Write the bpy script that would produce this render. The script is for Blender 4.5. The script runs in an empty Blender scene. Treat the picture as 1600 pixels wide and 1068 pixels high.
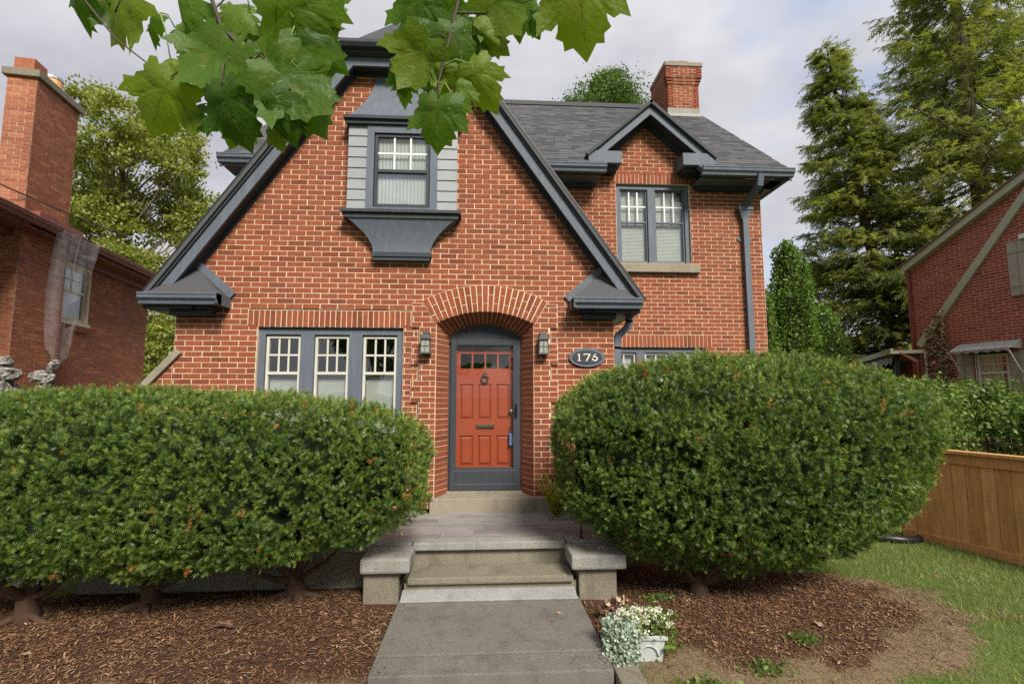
import bpy, bmesh, math, random
import numpy as np
from mathutils import Vector, Matrix
R = math.radians
random.seed(7); rng = np.random.default_rng(11)
SC = bpy.context.scene
COL = SC.collection

# ------------------------------------------------------------------ camera
D, HC = 6.3, 1.78
PITCH, YAW = math.atan(86/800), R(3.4)
cam = bpy.data.cameras.new('camera'); cam.lens = 18; cam.sensor_width = 36; cam.sensor_fit = 'HORIZONTAL'
cam.clip_start = 0.05; cam.clip_end = 2000
camo = bpy.data.objects.new('camera', cam); COL.objects.link(camo)
camo.location = (0, -D, HC); camo.rotation_euler = (math.pi/2+PITCH, 0, -YAW)
SC.camera = camo

# ------------------------------------------------------------------ sky, sun, exposure
SUN_EL, SUN_AZ = R(41), R(20)         # azimuth measured from behind the camera towards the right
w = bpy.data.worlds.new('World'); SC.world = w; w.use_nodes = True
nt = w.node_tree; nt.nodes.clear()
def wn(t, **k):
    n = nt.nodes.new(t)
    for a, b in k.items(): setattr(n, a, b)
    return n
L = nt.links.new
out = wn('ShaderNodeOutputWorld'); bg = wn('ShaderNodeBackground'); bg.inputs[1].default_value = 0.1
sky = wn('ShaderNodeTexSky', sky_type='NISHITA', sun_disc=False); sky.sun_elevation = SUN_EL
sky.sun_rotation = math.pi - SUN_AZ
tc = wn('ShaderNodeTexCoord'); mp = wn('ShaderNodeMapping'); mp.inputs['Scale'].default_value = (1, 1, 2.2)
mp.inputs['Location'].default_value = (0.35, 0.1, 0.55)
n1 = wn('ShaderNodeTexNoise'); n1.inputs['Scale'].default_value = 2.1; n1.inputs['Detail'].default_value = 6; n1.inputs['Roughness'].default_value = .52
cr = wn('ShaderNodeValToRGB'); cr.color_ramp.elements[0].position = .30; cr.color_ramp.elements[1].position = .46; cr.color_ramp.elements[0].color = (.38, .38, .38, 1)
n2 = wn('ShaderNodeTexNoise'); n2.inputs['Scale'].default_value = 3.3; n2.inputs['Detail'].default_value = 7; n2.inputs['Roughness'].default_value = .55
cc = wn('ShaderNodeValToRGB'); cc.color_ramp.elements[0].position = .3; cc.color_ramp.elements[1].position = .7
cc.color_ramp.elements[0].color = (1.78, 1.80, 2.02, 1); cc.color_ramp.elements[1].color = (2.8, 2.77, 2.88, 1)
mx = wn('ShaderNodeMix', data_type='RGBA')
L(tc.outputs['Generated'], mp.inputs[0]); L(mp.outputs[0], n1.inputs[0]); L(mp.outputs[0], n2.inputs[0])
L(n1.outputs[0], cr.inputs[0]); L(n2.outputs[0], cc.inputs[0])
L(cr.outputs[0], mx.inputs[0]); L(sky.outputs[0], mx.inputs[6]); L(cc.outputs[0], mx.inputs[7])
L(mx.outputs[2], bg.inputs[0]); L(bg.outputs[0], out.inputs[0])
sl = bpy.data.lights.new('sun', 'SUN'); sl.energy = 2.3; sl.angle = R(18); sl.color = (1, .94, .83)
so = bpy.data.objects.new('sun', sl); COL.objects.link(so)
sd = Vector((math.sin(SUN_AZ)*math.cos(SUN_EL), -math.cos(SUN_AZ)*math.cos(SUN_EL), math.sin(SUN_EL)))
so.rotation_euler = sd.to_track_quat('Z', 'Y').to_euler()
VS = SC.view_settings; VS.view_transform = 'Standard'; VS.look = 'None'; VS.gamma = 1; VS.use_curve_mapping = False
VS.exposure = 1.55
SC.cycles.use_denoising = False
SC.cycles.max_bounces = 6; SC.cycles.diffuse_bounces = 3; SC.cycles.glossy_bounces = 3; SC.cycles.transparent_max_bounces = 12

# ------------------------------------------------------------------ helpers
FW = Vector((math.sin(YAW)*math.cos(PITCH), math.cos(YAW)*math.cos(PITCH), math.sin(PITCH)))
RT = Vector((math.cos(YAW), -math.sin(YAW), 0)); UP = RT.cross(FW); CP = Vector((0, -D, HC))
def seen_area(c, wd, ht, n):
    """rough size in the photograph of a small facing rectangle, used only to choose which pieces become objects of their own"""
    v = Vector(c)-CP; z = v.dot(FW)
    if z < .2: return 0, 0, 0
    return wd*ht/(z*z)*abs(v.normalized().dot(n)), 800+800*v.dot(RT)/z, 534-800*v.dot(UP)/z

def link(name, me, mat=None, parent=None):
    o = bpy.data.objects.new(name, me); COL.objects.link(o)
    if me is not None and mat is not None and not me.materials:
        for m in (mat if isinstance(mat, (list, tuple)) else [mat]): me.materials.append(m)
    if parent is not None: o.parent = parent
    return o
def tag(o, label, cat, group=None, kind=None):
    o['label'] = label; o['category'] = cat
    if group: o['group'] = group
    if kind: o['kind'] = kind
    return o
def thing(name, label, cat, loc=(0, 0, 0), rz=0, group=None, kind=None):
    o = link(name, None); o.location = loc; o.rotation_euler = (0, 0, rz); o.empty_display_size = .1
    return tag(o, label, cat, group, kind)
def stuff(o): o['kind'] = 'stuff'; return o

class MB:
    def __init__(s): s.v = []; s.f = []; s.m = []; s.a = []
    def add(s, vs, fs, mi=0, rnd=0.0):
        k = len(s.v); s.v += [tuple(p) for p in vs]; s.f += [tuple(i+k for i in f) for f in fs]
        s.m += [mi]*len(fs); s.a += [rnd]*len(vs); return s
    def box(s, x0, x1, y0, y1, z0, z1, mi=0):
        return s.add([(x0,y0,z0),(x1,y0,z0),(x1,y1,z0),(x0,y1,z0),(x0,y0,z1),(x1,y0,z1),(x1,y1,z1),(x0,y1,z1)],
                     [(0,3,2,1),(4,5,6,7),(0,1,5,4),(1,2,6,5),(2,3,7,6),(3,0,4,7)], mi)
    def prism(s, poly, axis, a0, a1, mi=0):
        """poly: 2-D points; axis 'y' -> (x,z) extruded in y; 'x' -> (y,z); 'z' -> (x,y)"""
        def P(p, a): return {'y': (p[0], a, p[1]), 'x': (a, p[0], p[1]), 'z': (p[0], p[1], a)}[axis]
        n = len(poly); vs = [P(p, a0) for p in poly]+[P(p, a1) for p in poly]
        fs = [tuple(range(n)), tuple(range(2*n-1, n-1, -1))]+[(i, i+n, (i+1) % n+n, (i+1) % n) for i in range(n)]
        return s.add(vs, fs, mi)
    def tube(s, pts, rad, n=8, mi=0, cap=True):
        pts = [Vector(p) for p in pts]; rad = rad if isinstance(rad, (list, tuple)) else [rad]*len(pts)
        k = len(s.v); ref = Vector((0.13, 0.21, 1)).normalized(); vs = []; fs = []
        for i, p in enumerate(pts):
            t = (pts[min(i+1, len(pts)-1)]-pts[max(i-1, 0)]).normalized()
            r_ = ref if abs(t.dot(ref)) < .95 else Vector((1, 0, 0))
            a = t.cross(r_).normalized(); b = t.cross(a)
            for j in range(n):
                g = 2*math.pi*j/n; vs.append(p+(a*math.cos(g)+b*math.sin(g))*rad[i])
        for i in range(len(pts)-1):
            for j in range(n):
                fs.append((i*n+j, i*n+(j+1) % n, (i+1)*n+(j+1) % n, (i+1)*n+j))
        if cap: fs += [tuple(range(n-1, -1, -1)), tuple((len(pts)-1)*n+j for j in range(n))]
        return s.add(vs, fs, mi)
    def quad(s, a, b, c, d, mi=0): return s.add([a, b, c, d], [(0, 1, 2, 3)], mi)
    def lathe(s, prof, c=(0, 0, 0), n=16, mi=0, sx=1, sy=1):
        vs = []; fs = []; m = len(prof)
        for (r, z) in prof:
            for j in range(n):
                g = 2*math.pi*j/n; vs.append((c[0]+r*math.cos(g)*sx, c[1]+r*math.sin(g)*sy, c[2]+z))
        for i in range(m-1):
            for j in range(n): fs.append((i*n+j, i*n+(j+1) % n, (i+1)*n+(j+1) % n, (i+1)*n+j))
        fs += [tuple(range(n-1, -1, -1)), tuple((m-1)*n+j for j in range(n))]
        return s.add(vs, fs, mi)
    def build(s, name, mat, parent=None, smooth=False, bevel=0, fix=True):
        me = bpy.data.meshes.new(name); me.from_pydata(s.v, [], s.f)
        if any(s.m): me.polygons.foreach_set('material_index', s.m)
        if any(s.a):
            at = me.attributes.new('rnd', 'FLOAT', 'POINT'); at.data.foreach_set('value', s.a)
        if fix:
            bm = bmesh.new(); bm.from_mesh(me); bmesh.ops.recalc_face_normals(bm, faces=bm.faces[:])
            if bevel:
                ed = [e for e in bm.edges if len(e.link_faces) == 2 and e.calc_face_angle(0) > .5]
                bmesh.ops.bevel(bm, geom=ed, offset=bevel, segments=2, affect='EDGES', profile=.6)
            bm.to_mesh(me); bm.free()
        if smooth: me.polygons.foreach_set('use_smooth', [True]*len(me.polygons))
        me.update(); return link(name, me, mat, parent)

def raw_mesh(name, V, T, rnd=None, mi=None):
    """fast triangle mesh from numpy arrays"""
    me = bpy.data.meshes.new(name); n, m = len(V), len(T)
    me.vertices.add(n); me.vertices.foreach_set('co', np.asarray(V, np.float32).ravel())
    me.loops.add(m*3); me.loops.foreach_set('vertex_index', np.asarray(T, np.int32).ravel())
    me.polygons.add(m); me.polygons.foreach_set('loop_start', np.arange(0, m*3, 3, dtype=np.int32))
    if mi is not None: me.polygons.foreach_set('material_index', np.asarray(mi, np.int32))
    if rnd is not None:
        at = me.attributes.new('rnd', 'FLOAT', 'POINT'); at.data.foreach_set('value', np.asarray(rnd, np.float32))
    me.update(calc_edges=True); return me
def frames(f, roll=None):
    f = f/np.maximum(np.linalg.norm(f, axis=1, keepdims=True), 1e-9); n = len(f)
    r = rng.normal(size=(n, 3)); s = np.cross(f, r); s /= np.maximum(np.linalg.norm(s, axis=1, keepdims=True), 1e-9)
    if roll is not None:      # keep the flat side of the leaf near a wanted normal
        s2 = np.cross(roll, f); l = np.linalg.norm(s2, axis=1, keepdims=True); s = np.where(l > .15, s2/np.maximum(l, 1e-9), s)
    return np.stack([f, s, np.cross(f, s)], axis=2)
def scatter(name, mat, parent, bv, bt, P, F, S, rnd, roll=None):
    bv = np.asarray(bv, float); bt = np.asarray(bt); n, k = len(P), len(bv)
    M = frames(F, roll); V = np.einsum('nij,kj->nki', M, bv)*S[:, None, None]+P[:, None, :]
    T = (bt[None]+(np.arange(n)*k)[:, None, None]).reshape(-1, 3)
    return link(name, raw_mesh(name, V.reshape(-1, 3), T, np.repeat(rnd, k)), mat, parent)
def vnoise(P, sc, seed=0):
    """cheap smooth 3-D value noise in [-1,1]"""
    P = np.asarray(P, float)*sc+seed*17.31; i = np.floor(P).astype(np.int64); f = P-i; f = f*f*(3-2*f)
    def h(a, b, c):
        x = (a*374761393+b*668265263+c*2147483647+seed*974711) & 0x7fffffff
        x = ((x ^ (x >> 13))*1274126177) & 0x7fffffff
        return ((x ^ (x >> 16)) & 0xffff)/32767.5-1
    r = 0
    for dx in (0, 1):
        for dy in (0, 1):
            for dz in (0, 1):
                wgt = (f[..., 0] if dx else 1-f[..., 0])*(f[..., 1] if dy else 1-f[..., 1])*(f[..., 2] if dz else 1-f[..., 2])
                r = r+wgt*h(i[..., 0]+dx, i[..., 1]+dy, i[..., 2]+dz)
    return r

# ------------------------------------------------------------------ materials
class NT:
    def __init__(s, name):
        s.mat = bpy.data.materials.new(name); s.mat.use_nodes = True; s.t = s.mat.node_tree; s.t.nodes.clear()
        s.out = s.n('ShaderNodeOutputMaterial')
    def n(s, t, ins=None, **k):
        x = s.t.nodes.new(t)
        for a, b in k.items(): setattr(x, a, b)
        for a, b in (ins or {}).items():
            if hasattr(b, 'is_linked') or hasattr(b, 'links'): s.t.links.new(b, x.inputs[a])
            else: x.inputs[a].default_value = b
        return x
    def noise(s, vec, scale, detail=4, rough=.55): return s.n('ShaderNodeTexNoise', {0: vec, 'Scale': scale, 'Detail': detail, 'Roughness': rough}).outputs[0]
    def ramp(s, fac, stops):
        r = s.n('ShaderNodeValToRGB', {0: fac}); e = r.color_ramp.elements
        while len(e) < len(stops): e.new(.5)
        for i, (p, c) in enumerate(stops): e[i].position = p; e[i].color = c if len(c) == 4 else (*c, 1)
        return r.outputs[0]
    def mix(s, fac, a, b, mode='MIX'):
        x = s.n('ShaderNodeMix', data_type='RGBA', blend_type=mode)
        for i, q in ((0, fac), (6, a), (7, b)):
            if hasattr(q, 'links'): s.t.links.new(q, x.inputs[i])
            else: x.inputs[i].default_value = q if not isinstance(q, tuple) or len(q) == 4 else (*q, 1)
        return x.outputs[2]
    def math(s, op, a, b=0.0):
        x = s.n('ShaderNodeMath', operation=op)
        for i, q in enumerate((a, b)):
            if hasattr(q, 'links'): s.t.links.new(q, x.inputs[i])
            else: x.inputs[i].default_value = q
        return x.outputs[0]
    def pos(s, scale=(1, 1, 1)):
        g = s.n('ShaderNodeNewGeometry').outputs['Position']
        return s.n('ShaderNodeMapping', {0: g, 'Scale': scale}).outputs[0]
    def bump(s, h, strength=.3, dist=.01): return s.n('ShaderNodeBump', {'Height': h, 'Strength': strength, 'Distance': dist}).outputs[0]
    def rnd(s):
        a = s.n('ShaderNodeAttribute', attribute_name='rnd').outputs['Fac']; o = s.n('ShaderNodeObjectInfo').outputs['Random']
        return s.math('FRACT', s.math('ADD', a, o))
    def attr(s, nm='rnd'): return s.n('ShaderNodeAttribute', attribute_name=nm).outputs['Fac']
    def surf(s, col, rough=.6, normal=None, spec=.5, **k):
        ins = {'Base Color': col if not isinstance(col, tuple) or len(col) == 4 else (*col, 1), 'Roughness': rough, 'Specular IOR Level': spec}
        if normal is not None: ins['Normal'] = normal
        ins.update(k); b = s.n('ShaderNodeBsdfPrincipled', ins); s.t.links.new(b.outputs[0], s.out.inputs[0]); return b
    def finish(s, sh): s.t.links.new(sh, s.out.inputs[0]); return s.mat

def plain(name, c1, c2, scale=6, rough=.6, bump=.15, bs=40, spec=.4, metal=0):
    m = NT(name); p = m.pos(); a = m.noise(p, scale, 5); col = m.mix(m.ramp(a, [(.3, (0, 0, 0)), (.7, (1, 1, 1))]), c1, c2)
    m.surf(col, rough, m.bump(m.noise(p, bs, 3), bump, .004), spec, Metallic=metal); return m.mat
def brick_mat(name, ca, cb, cc, stri=True, dirt=.25):
    m = NT(name); r = m.rnd(); p = m.pos()
    col = m.ramp(r, [(0, ca), (.55, cb), (.8, cc), (1, tuple(x*.72 for x in ca))])
    st = m.noise(m.pos((1, 1, .06)), 190, 2, .6); big = m.noise(p, .9, 4); fine = m.noise(p, 60, 4)
    col = m.mix(m.ramp(st, [(.35, (.62,)*3), (.62, (1.12,)*3)]), (0, 0, 0), col, 'MIX') if False else m.mix(1.0, col, m.ramp(st, [(.35, (.66,)*3), (.62, (1.1,)*3)]), 'MULTIPLY')
    col = m.mix(1.0, col, m.ramp(fine, [(.3, (.8,)*3), (.7, (1.12,)*3)]), 'MULTIPLY')
    col = m.mix(m.ramp(big, [(.45, (0, 0, 0)), (.75, (dirt,)*3)]), col, (.09, .06, .045))
    h = m.math('ADD', st, m.math('MULTIPLY', fine, .5))
    m.surf(col, .86, m.bump(h, .55, .006), .25); return m.mat
def leafmat(name, stops, trans=.35, rough=.5, spec=.35):
    m = NT(name); r = m.attr(); col = m.ramp(r, stops)
    b = m.n('ShaderNodeBsdfPrincipled', {'Base Color': col, 'Roughness': rough, 'Specular IOR Level': spec})
    t = m.n('ShaderNodeBsdfTranslucent', {'Color': m.mix(1.0, col, (1.15, 1.2, .6), 'MULTIPLY')})
    return m.finish(m.n('ShaderNodeMixShader', {0: trans, 1: b.outputs[0], 2: t.outputs[0]}).outputs[0])

M = {}
M['brick'] = brick_mat('red_brick', (.245, .065, .030), (.28, .078, .035), (.222, .063, .031), dirt=.2)
M['brick_left'] = brick_mat('brown_brick', (.36, .13, .066), (.28, .092, .052), (.43, .175, .09), dirt=.22)
M['brick_right'] = brick_mat('dark_red_brick', (.30, .074, .046), (.335, .086, .052), (.27, .068, .044), dirt=.1)
def mortar(name, c1, c2):
    m = NT(name); p = m.pos(); a = m.noise(p, 3, 5); f = m.noise(p, 220, 3)
    m.surf(m.mix(a, c1, c2), .92, m.bump(f, .6, .004), .2); return m.mat
M['mortar'] = mortar('mortar', (.70, .55, .385), (.56, .43, .295))
M['mortar_left'] = mortar('mortar_left', (.22, .145, .11), (.66, .51, .39))
M['mortar_right'] = mortar('mortar_right', (.72, .55, .42), (.58, .43, .33))
M['slate'] = plain('slate_blue_paint', (.088, .103, .128), (.106, .121, .146), 3, .55, .3, 26, .22)
M['slate_dark'] = plain('dark_slate_paint', (.030, .035, .042), (.040, .045, .053), 3, .55, .25, 30, .22)
def painted(name, a, b_, spec=.22):
    m = NT(name); p = m.pos(); n = m.noise(p, 2.5, 5); st = m.noise(m.pos((7, 7, .8)), 3, 5, .6); f = m.noise(p, 55, 4, .6); d = m.noise(p, 9, 6, .7)
    col = m.mix(n, a, b_); col = m.mix(m.ramp(st, [(.5, (0, 0, 0)), (.75, (.35,)*3)]), col, tuple(x*1.7+.01 for x in b_))
    col = m.mix(m.ramp(d, [(.6, (0, 0, 0)), (.72, (.5,)*3)]), col, tuple(x*.55 for x in a))
    m.surf(col, .58, m.bump(m.math('ADD', f, st), .3, .004), spec); return m.mat
M['slate'] = painted('slate_blue_paint', (.082, .097, .122), (.104, .119, .145)); M['slate_dark'] = painted('dark_slate_paint', (.029, .034, .041), (.040, .045, .053))
M['siding'] = plain('pale_grey_siding_paint', (.195, .205, .22), (.235, .245, .26), 5, .5, .2, 30)
M['white'] = plain('cream_window_paint', (.44, .43, .375), (.51, .50, .435), 4, .45, .1, 30)
M['offwhite'] = plain('white_vinyl', (.55, .56, .56), (.62, .63, .62), 4, .45, .1, 30)
def shingle_mat(name, a, b):
    m = NT(name); r = m.rnd(); p = m.pos(); col = m.ramp(r, [(0, a), (1, b)])
    g = m.noise(p, 260, 3, .7); col = m.mix(1.0, col, m.ramp(g, [(.3, (.55,)*3), (.7, (1.5,)*3)]), 'MULTIPLY')
    m.surf(col, .95, m.bump(g, .6, .004), .2); return m.mat
M['shingle'] = shingle_mat('charcoal_shingle', (.046, .048, .052), (.088, .090, .095))
M['shingle_brown'] = shingle_mat('brown_shingle', (.17, .095, .075), (.26, .165, .13))
def concrete(name, a, b, st, crack=True):
    m = NT(name); p = m.pos(); n = m.noise(p, 2.2, 6, .6); f = m.noise(p, 140, 4, .65); s = m.noise(m.pos((1, 1, .25)), 5, 5, .6)
    col = m.mix(n, a, b); col = m.mix(m.ramp(s, [(.5, (0, 0, 0)), (.72, (.6,)*3)]), col, st)
    col = m.mix(1.0, col, m.ramp(f, [(.3, (.5,)*3), (.7, (1.45,)*3)]), 'MULTIPLY')
    m.surf(col, .9, m.bump(m.math('ADD', f, m.math('MULTIPLY', n, .6)), .7, .008), .25); return m.mat
M['concrete'] = concrete('weathered_concrete', (.155, .135, .10), (.23, .205, .155), (.085, .078, .05))
M['walk'] = concrete('pebbled_walk_concrete', (.135, .125, .107), (.185, .172, .15), (.08, .073, .06))
M['coping'] = concrete('grey_concrete_coping', (.22, .215, .195), (.30, .295, .27), (.14, .135, .115))
M['limestone'] = concrete('limestone_sill', (.22, .19, .145), (.29, .255, .20), (.13, .11, .08))
M['patch'] = concrete('pale_cement_patch', (.24, .24, .235), (.33, .33, .325), (.16, .155, .14))
def tile_mat():
    m = NT('grey_plank_tile'); r = m.rnd(); st = m.noise(m.pos((1.6, 26, 1)), 3.2, 5, .6)
    col = m.mix(1.0, m.ramp(r, [(0, (.15, .14, .135)), (1, (.25, .24, .235))]), m.ramp(st, [(.3, (.6,)*3), (.7, (1.35,)*3)]), 'MULTIPLY')
    m.surf(col, .5, m.bump(st, .15, .003), .4); return m.mat
M['tile'] = tile_mat()
def doorred():
    m = NT('brick_red_door_paint'); p = m.pos(); g = m.noise(m.pos((60, 60, 2.5)), 1, 4); n = m.noise(p, 3, 3)
    col = m.mix(n, (.25, .044, .018), (.29, .056, .022)); m.surf(col, .42, m.bump(g, .12, .003), .4); return m.mat
M['door'] = doorred()
M['black'] = plain('black_metal', (.012, .012, .013), (.02, .02, .02), 8, .4, .1, 60)
M['lantern'] = plain('grey_black_iron', (.035, .04, .046), (.055, .06, .066), 8, .45, .2, 60)
M['brass'] = plain('aged_bronze', (.07, .05, .032), (.11, .085, .05), 20, .4, .2, 60, .5, .7)
M['bluebox'] = plain('blue_lockbox', (.06, .13, .33), (.075, .155, .37), 20, .4, .1, 60)
M['steel'] = plain('steel', (.4, .4, .4), (.5, .5, .5), 20, .3, .1, 60, .5, .9)
M['dark_room'] = plain('dim_interior', (.035, .034, .03), (.05, .047, .04), 1.2, .9, 0, 10, .1)  # for backdrop panels behind panes: dimness of the unlit rooms put into the colour
M['blind'] = plain('pale_blind', (.36, .36, .335), (.44, .44, .405), 6, .7, .05, 30)
M['curtain'] = plain('pale_curtain', (.45, .45, .38), (.55, .55, .47), 4, .9, .2, 20)
def glass(name, refl=.12, tint=(.85, .9, .88)):
    m = NT(name); fr = m.math('ADD', m.math('MULTIPLY', m.math('POWER', m.n('ShaderNodeLayerWeight', {0: .5}).outputs['Facing'], 5.0), .9), .04)
    wob = m.bump(m.noise(m.pos(), 1.6, 2), .12, .02)
    g = m.n('ShaderNodeBsdfGlossy', {'Roughness': .015, 'Normal': wob}); t = m.n('ShaderNodeBsdfTransparent', {'Color': (*tint, 1)})
    f = m.math('ADD', m.math('MULTIPLY', fr, 1.2), refl)
    return m.finish(m.n('ShaderNodeMixShader', {0: f, 1: t.outputs[0], 2: g.outputs[0]}).outputs[0])
M['glass'] = glass('window_glass', .12); M['door_glass'] = glass('storm_door_glass', .0, (.96, .96, .96))
M['lamp_glass'] = plain('seeded_lantern_glass', (.17, .17, .145), (.32, .32, .27), 60, .15, .3, 90)
def wood(name, a, b, rough=.6):
    m = NT(name); r = m.rnd(); g = m.noise(m.pos((9, 9, .7)), 5, 5, .6)
    col = m.mix(1.0, m.ramp(r, [(0, a), (1, b)]), m.ramp(g, [(.3, (.72,)*3), (.7, (1.2,)*3)]), 'MULTIPLY')
    m.surf(col, rough, m.bump(g, .25, .004), .3); return m.mat
M['cedar'] = wood('cedar_boards', (.52, .26, .095), (.66, .37, .15))
M['bark'] = plain('yew_bark', (.045, .026, .018), (.085, .048, .032), 14, .9, .9, 45, .2)
M['trunk'] = plain('grey_brown_bark', (.10, .08, .06), (.17, .14, .11), 8, .95, .9, 25, .2)
M['rust'] = plain('red_brown_gutter', (.16, .045, .03), (.2, .06, .04), 5, .5, .1, 30)
M['tan'] = plain('tan_window_paint', (.50, .43, .32), (.56, .49, .38), 6, .6, .15, 30)
M['sage'] = plain('sage_trim_paint', (.30, .31, .22), (.36, .36, .26), 5, .6, .15, 30)
M['taupe'] = plain('taupe_shutter_paint', (.27, .245, .20), (.32, .29, .235), 5, .6, .15, 30)
M['awning'] = plain('grey_metal_awning', (.17, .165, .16), (.26, .25, .24), 6, .6, .2, 30)
M['pot'] = plain('cast_stone_grey', (.36, .38, .38), (.46, .48, .47), 8, .8, .5, 60, .25)
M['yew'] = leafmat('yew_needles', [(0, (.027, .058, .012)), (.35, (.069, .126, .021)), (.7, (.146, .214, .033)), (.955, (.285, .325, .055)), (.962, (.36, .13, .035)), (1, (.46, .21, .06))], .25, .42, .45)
M['maple_bg'] = leafmat('yellow_green_leaves', [(0, (.14, .17, .03)), (.6, (.25, .28, .055)), (1, (.38, .38, .10))], .45)
M['green_bg'] = leafmat('mid_green_leaves', [(0, (.05, .10, .022)), (.6, (.095, .165, .035)), (1, (.15, .22, .05))], .35)
M['spruce'] = leafmat('spruce_needles', [(0, (.12, .15, .042)), (.6, (.25, .28, .065)), (.93, (.40, .41, .095)), (1, (.44, .37, .14))], .45)
M['arborvitae'] = leafmat('arborvitae_sprays', [(0, (.06, .12, .018)), (.7, (.13, .225, .032)), (1, (.22, .31, .05))], .3)
M['shrub'] = leafmat('shrub_leaves', [(0, (.07, .125, .026)), (.6, (.13, .20, .042)), (1, (.21, .275, .065))], .35)
M['grass'] = leafmat('grass_blades', [(0, (.12, .165, .03)), (.7, (.21, .25, .055)), (1, (.33, .32, .11))], .3)
M['straw'] = leafmat('dead_grass', [(0, (.15, .10, .055)), (.6, (.235, .165, .095)), (1, (.32, .24, .145))], .2, .8, .2)
M['chips'] = leafmat('mulch_chips', [(0, (.06, .031, .017)), (.4, (.15, .078, .040)), (.8, (.26, .145, .075)), (1, (.44, .33, .21))], 0, .9, .2)
M['silver'] = leafmat('silver_leaves', [(0, (.26, .33, .26)), (1, (.46, .53, .45))], .2)
M['flower'] = leafmat('white_petals', [(0, (.68, .66, .55)), (1, (.84, .83, .76))], .3)
M['fern'] = leafmat('yellow_fern', [(0, (.30, .33, .03)), (1, (.47, .46, .06))], .4)
M['dry'] = leafmat('dry_leaves', [(0, (.11, .045, .03)), (.7, (.2, .105, .065)), (1, (.42, .33, .22))], .1, .8, .2)

M['core_shade'] = plain('painted_core_shade', (.007, .011, .005), (.016, .024, .009), 30, .9, .9, 60, .1)  # near-black green: the shade deep inside the foliage, put into the colour
# ------------------------------------------------------------------ ground (one sheet out to the horizon)
def sstep(a, b, x): t = np.clip((x-a)/(b-a), 0, 1); return t*t*(3-2*t)
def ground_z(X, Y):
    X = np.asarray(X, float); Y = np.asarray(Y, float)
    z = .03-.13*sstep(-2.35, -3.2, -(-Y)) if False else .03-.13*(1-sstep(-3.2, -2.35, Y))
    P = np.stack([X, Y, X*0], -1)
    near = np.exp(-(X**2+(Y+2)**2)/90)
    z = z+near*(.018*vnoise(P, 1.3, 1)+.008*vnoise(P, 4, 2))
    return z
def mulch_w(X, Y):
    P = np.stack([X, Y, X*0], -1); n = .17*vnoise(P, 1.7, 5)+.12*vnoise(P, 5, 6)
    left = sstep(.06, -.06, (np.maximum(np.maximum(X+.69, -3.95-X), np.maximum(-2.62-Y, Y+1.2))+n)) if False else (np.maximum(np.maximum(X+.55, -4.3-X), np.maximum(-2.80-Y, Y+1.2))+n*1.3)
    right = (np.sqrt(((X-1.9)/1.75)**2+((Y+1.75)/.95)**2)-1)*.9+n
    right = np.maximum(right, .84-X)
    d = np.minimum(left, right); return 1-sstep(-.12, .16, d)
def dead_w(X, Y):
    P = np.stack([X, Y, X*0], -1); n = .30*vnoise(P, 1.5, 8)+.2*vnoise(P, 4, 9)
    a = (np.sqrt(((X-2.25)/1.62)**2+((Y+2.0)/1.05)**2)-1)+n
    b = np.maximum(np.maximum(X+.5, -5-X), np.maximum(-3.6-Y, Y+2.4))+n
    return 1-sstep(-.16, .18, np.minimum(a, b))
def axis(fine0, fine1, step, far):
    a = list(np.arange(fine0, fine1+1e-6, step)); s = step; lo, hi = [], []
    x = fine1
    while x < far: s *= 1.35; x += s; hi.append(x)
    s = step; x = fine0
    while x > -far: s *= 1.35; x -= s; lo.append(x)
    return np.array(lo[::-1]+a+hi)
gx, gy = axis(-5, 6.5, .07, 700), axis(-4.2, 1.5, .07, 700)
GX, GY = np.meshgrid(gx, gy); GZ = ground_z(GX, GY)
V = np.stack([GX, GY, GZ], -1).reshape(-1, 3); nx = len(gx); ny = len(gy)
I = (np.arange(ny-1)[:, None]*nx+np.arange(nx-1)).ravel()
T = np.concatenate([np.stack([I, I+1, I+nx+1], 1), np.stack([I, I+nx+1, I+nx], 1)])
me = raw_mesh('ground', V, T)
for nm, fn in (('mulch', mulch_w), ('dead', dead_w)):
    at = me.attributes.new(nm, 'FLOAT', 'POINT'); at.data.foreach_set('value', fn(V[:, 0], V[:, 1]).astype(np.float32))
def ground_mat():
    m = NT('lawn_and_mulch_soil'); p = m.pos(); n = m.noise(p, 7, 6, .65); f = m.noise(p, 70, 4, .7)
    lawn = m.mix(n, (.065, .105, .024), (.115, .15, .042)); dead = m.mix(f, (.13, .09, .052), (.225, .165, .10)); mu = m.mix(f, (.030, .016, .011), (.115, .058, .036))
    dw = m.ramp(m.math('ADD', m.attr('dead'), m.math('MULTIPLY', m.math('SUBTRACT', n, .5), .9)), [(.25, (0, 0, 0)), (.75, (1, 1, 1))])
    mw = m.ramp(m.math('ADD', m.attr('mulch'), m.math('MULTIPLY', m.math('SUBTRACT', n, .5), .7)), [(.3, (0, 0, 0)), (.7, (1, 1, 1))])
    col = m.mix(mw, m.mix(dw, lawn, dead), mu)
    m.surf(col, .95, m.bump(m.math('ADD', f, n), .8, .02), .15); return m.mat
g = link('ground', me, ground_mat()); me.polygons.foreach_set('use_smooth', [True]*len(me.polygons))
tag(g, 'front yard ground with lawn, mulched bed and dry grass', 'ground', kind='structure')

# driveway beside the neighbour's house
b = MB(); b.box(-6.6, -4.05, -1.3, 9, -.1, .052)
tag(b.build('driveway', M['patch']), 'pale concrete driveway glimpsed under the left hedge', 'driveway', kind='structure')

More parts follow.
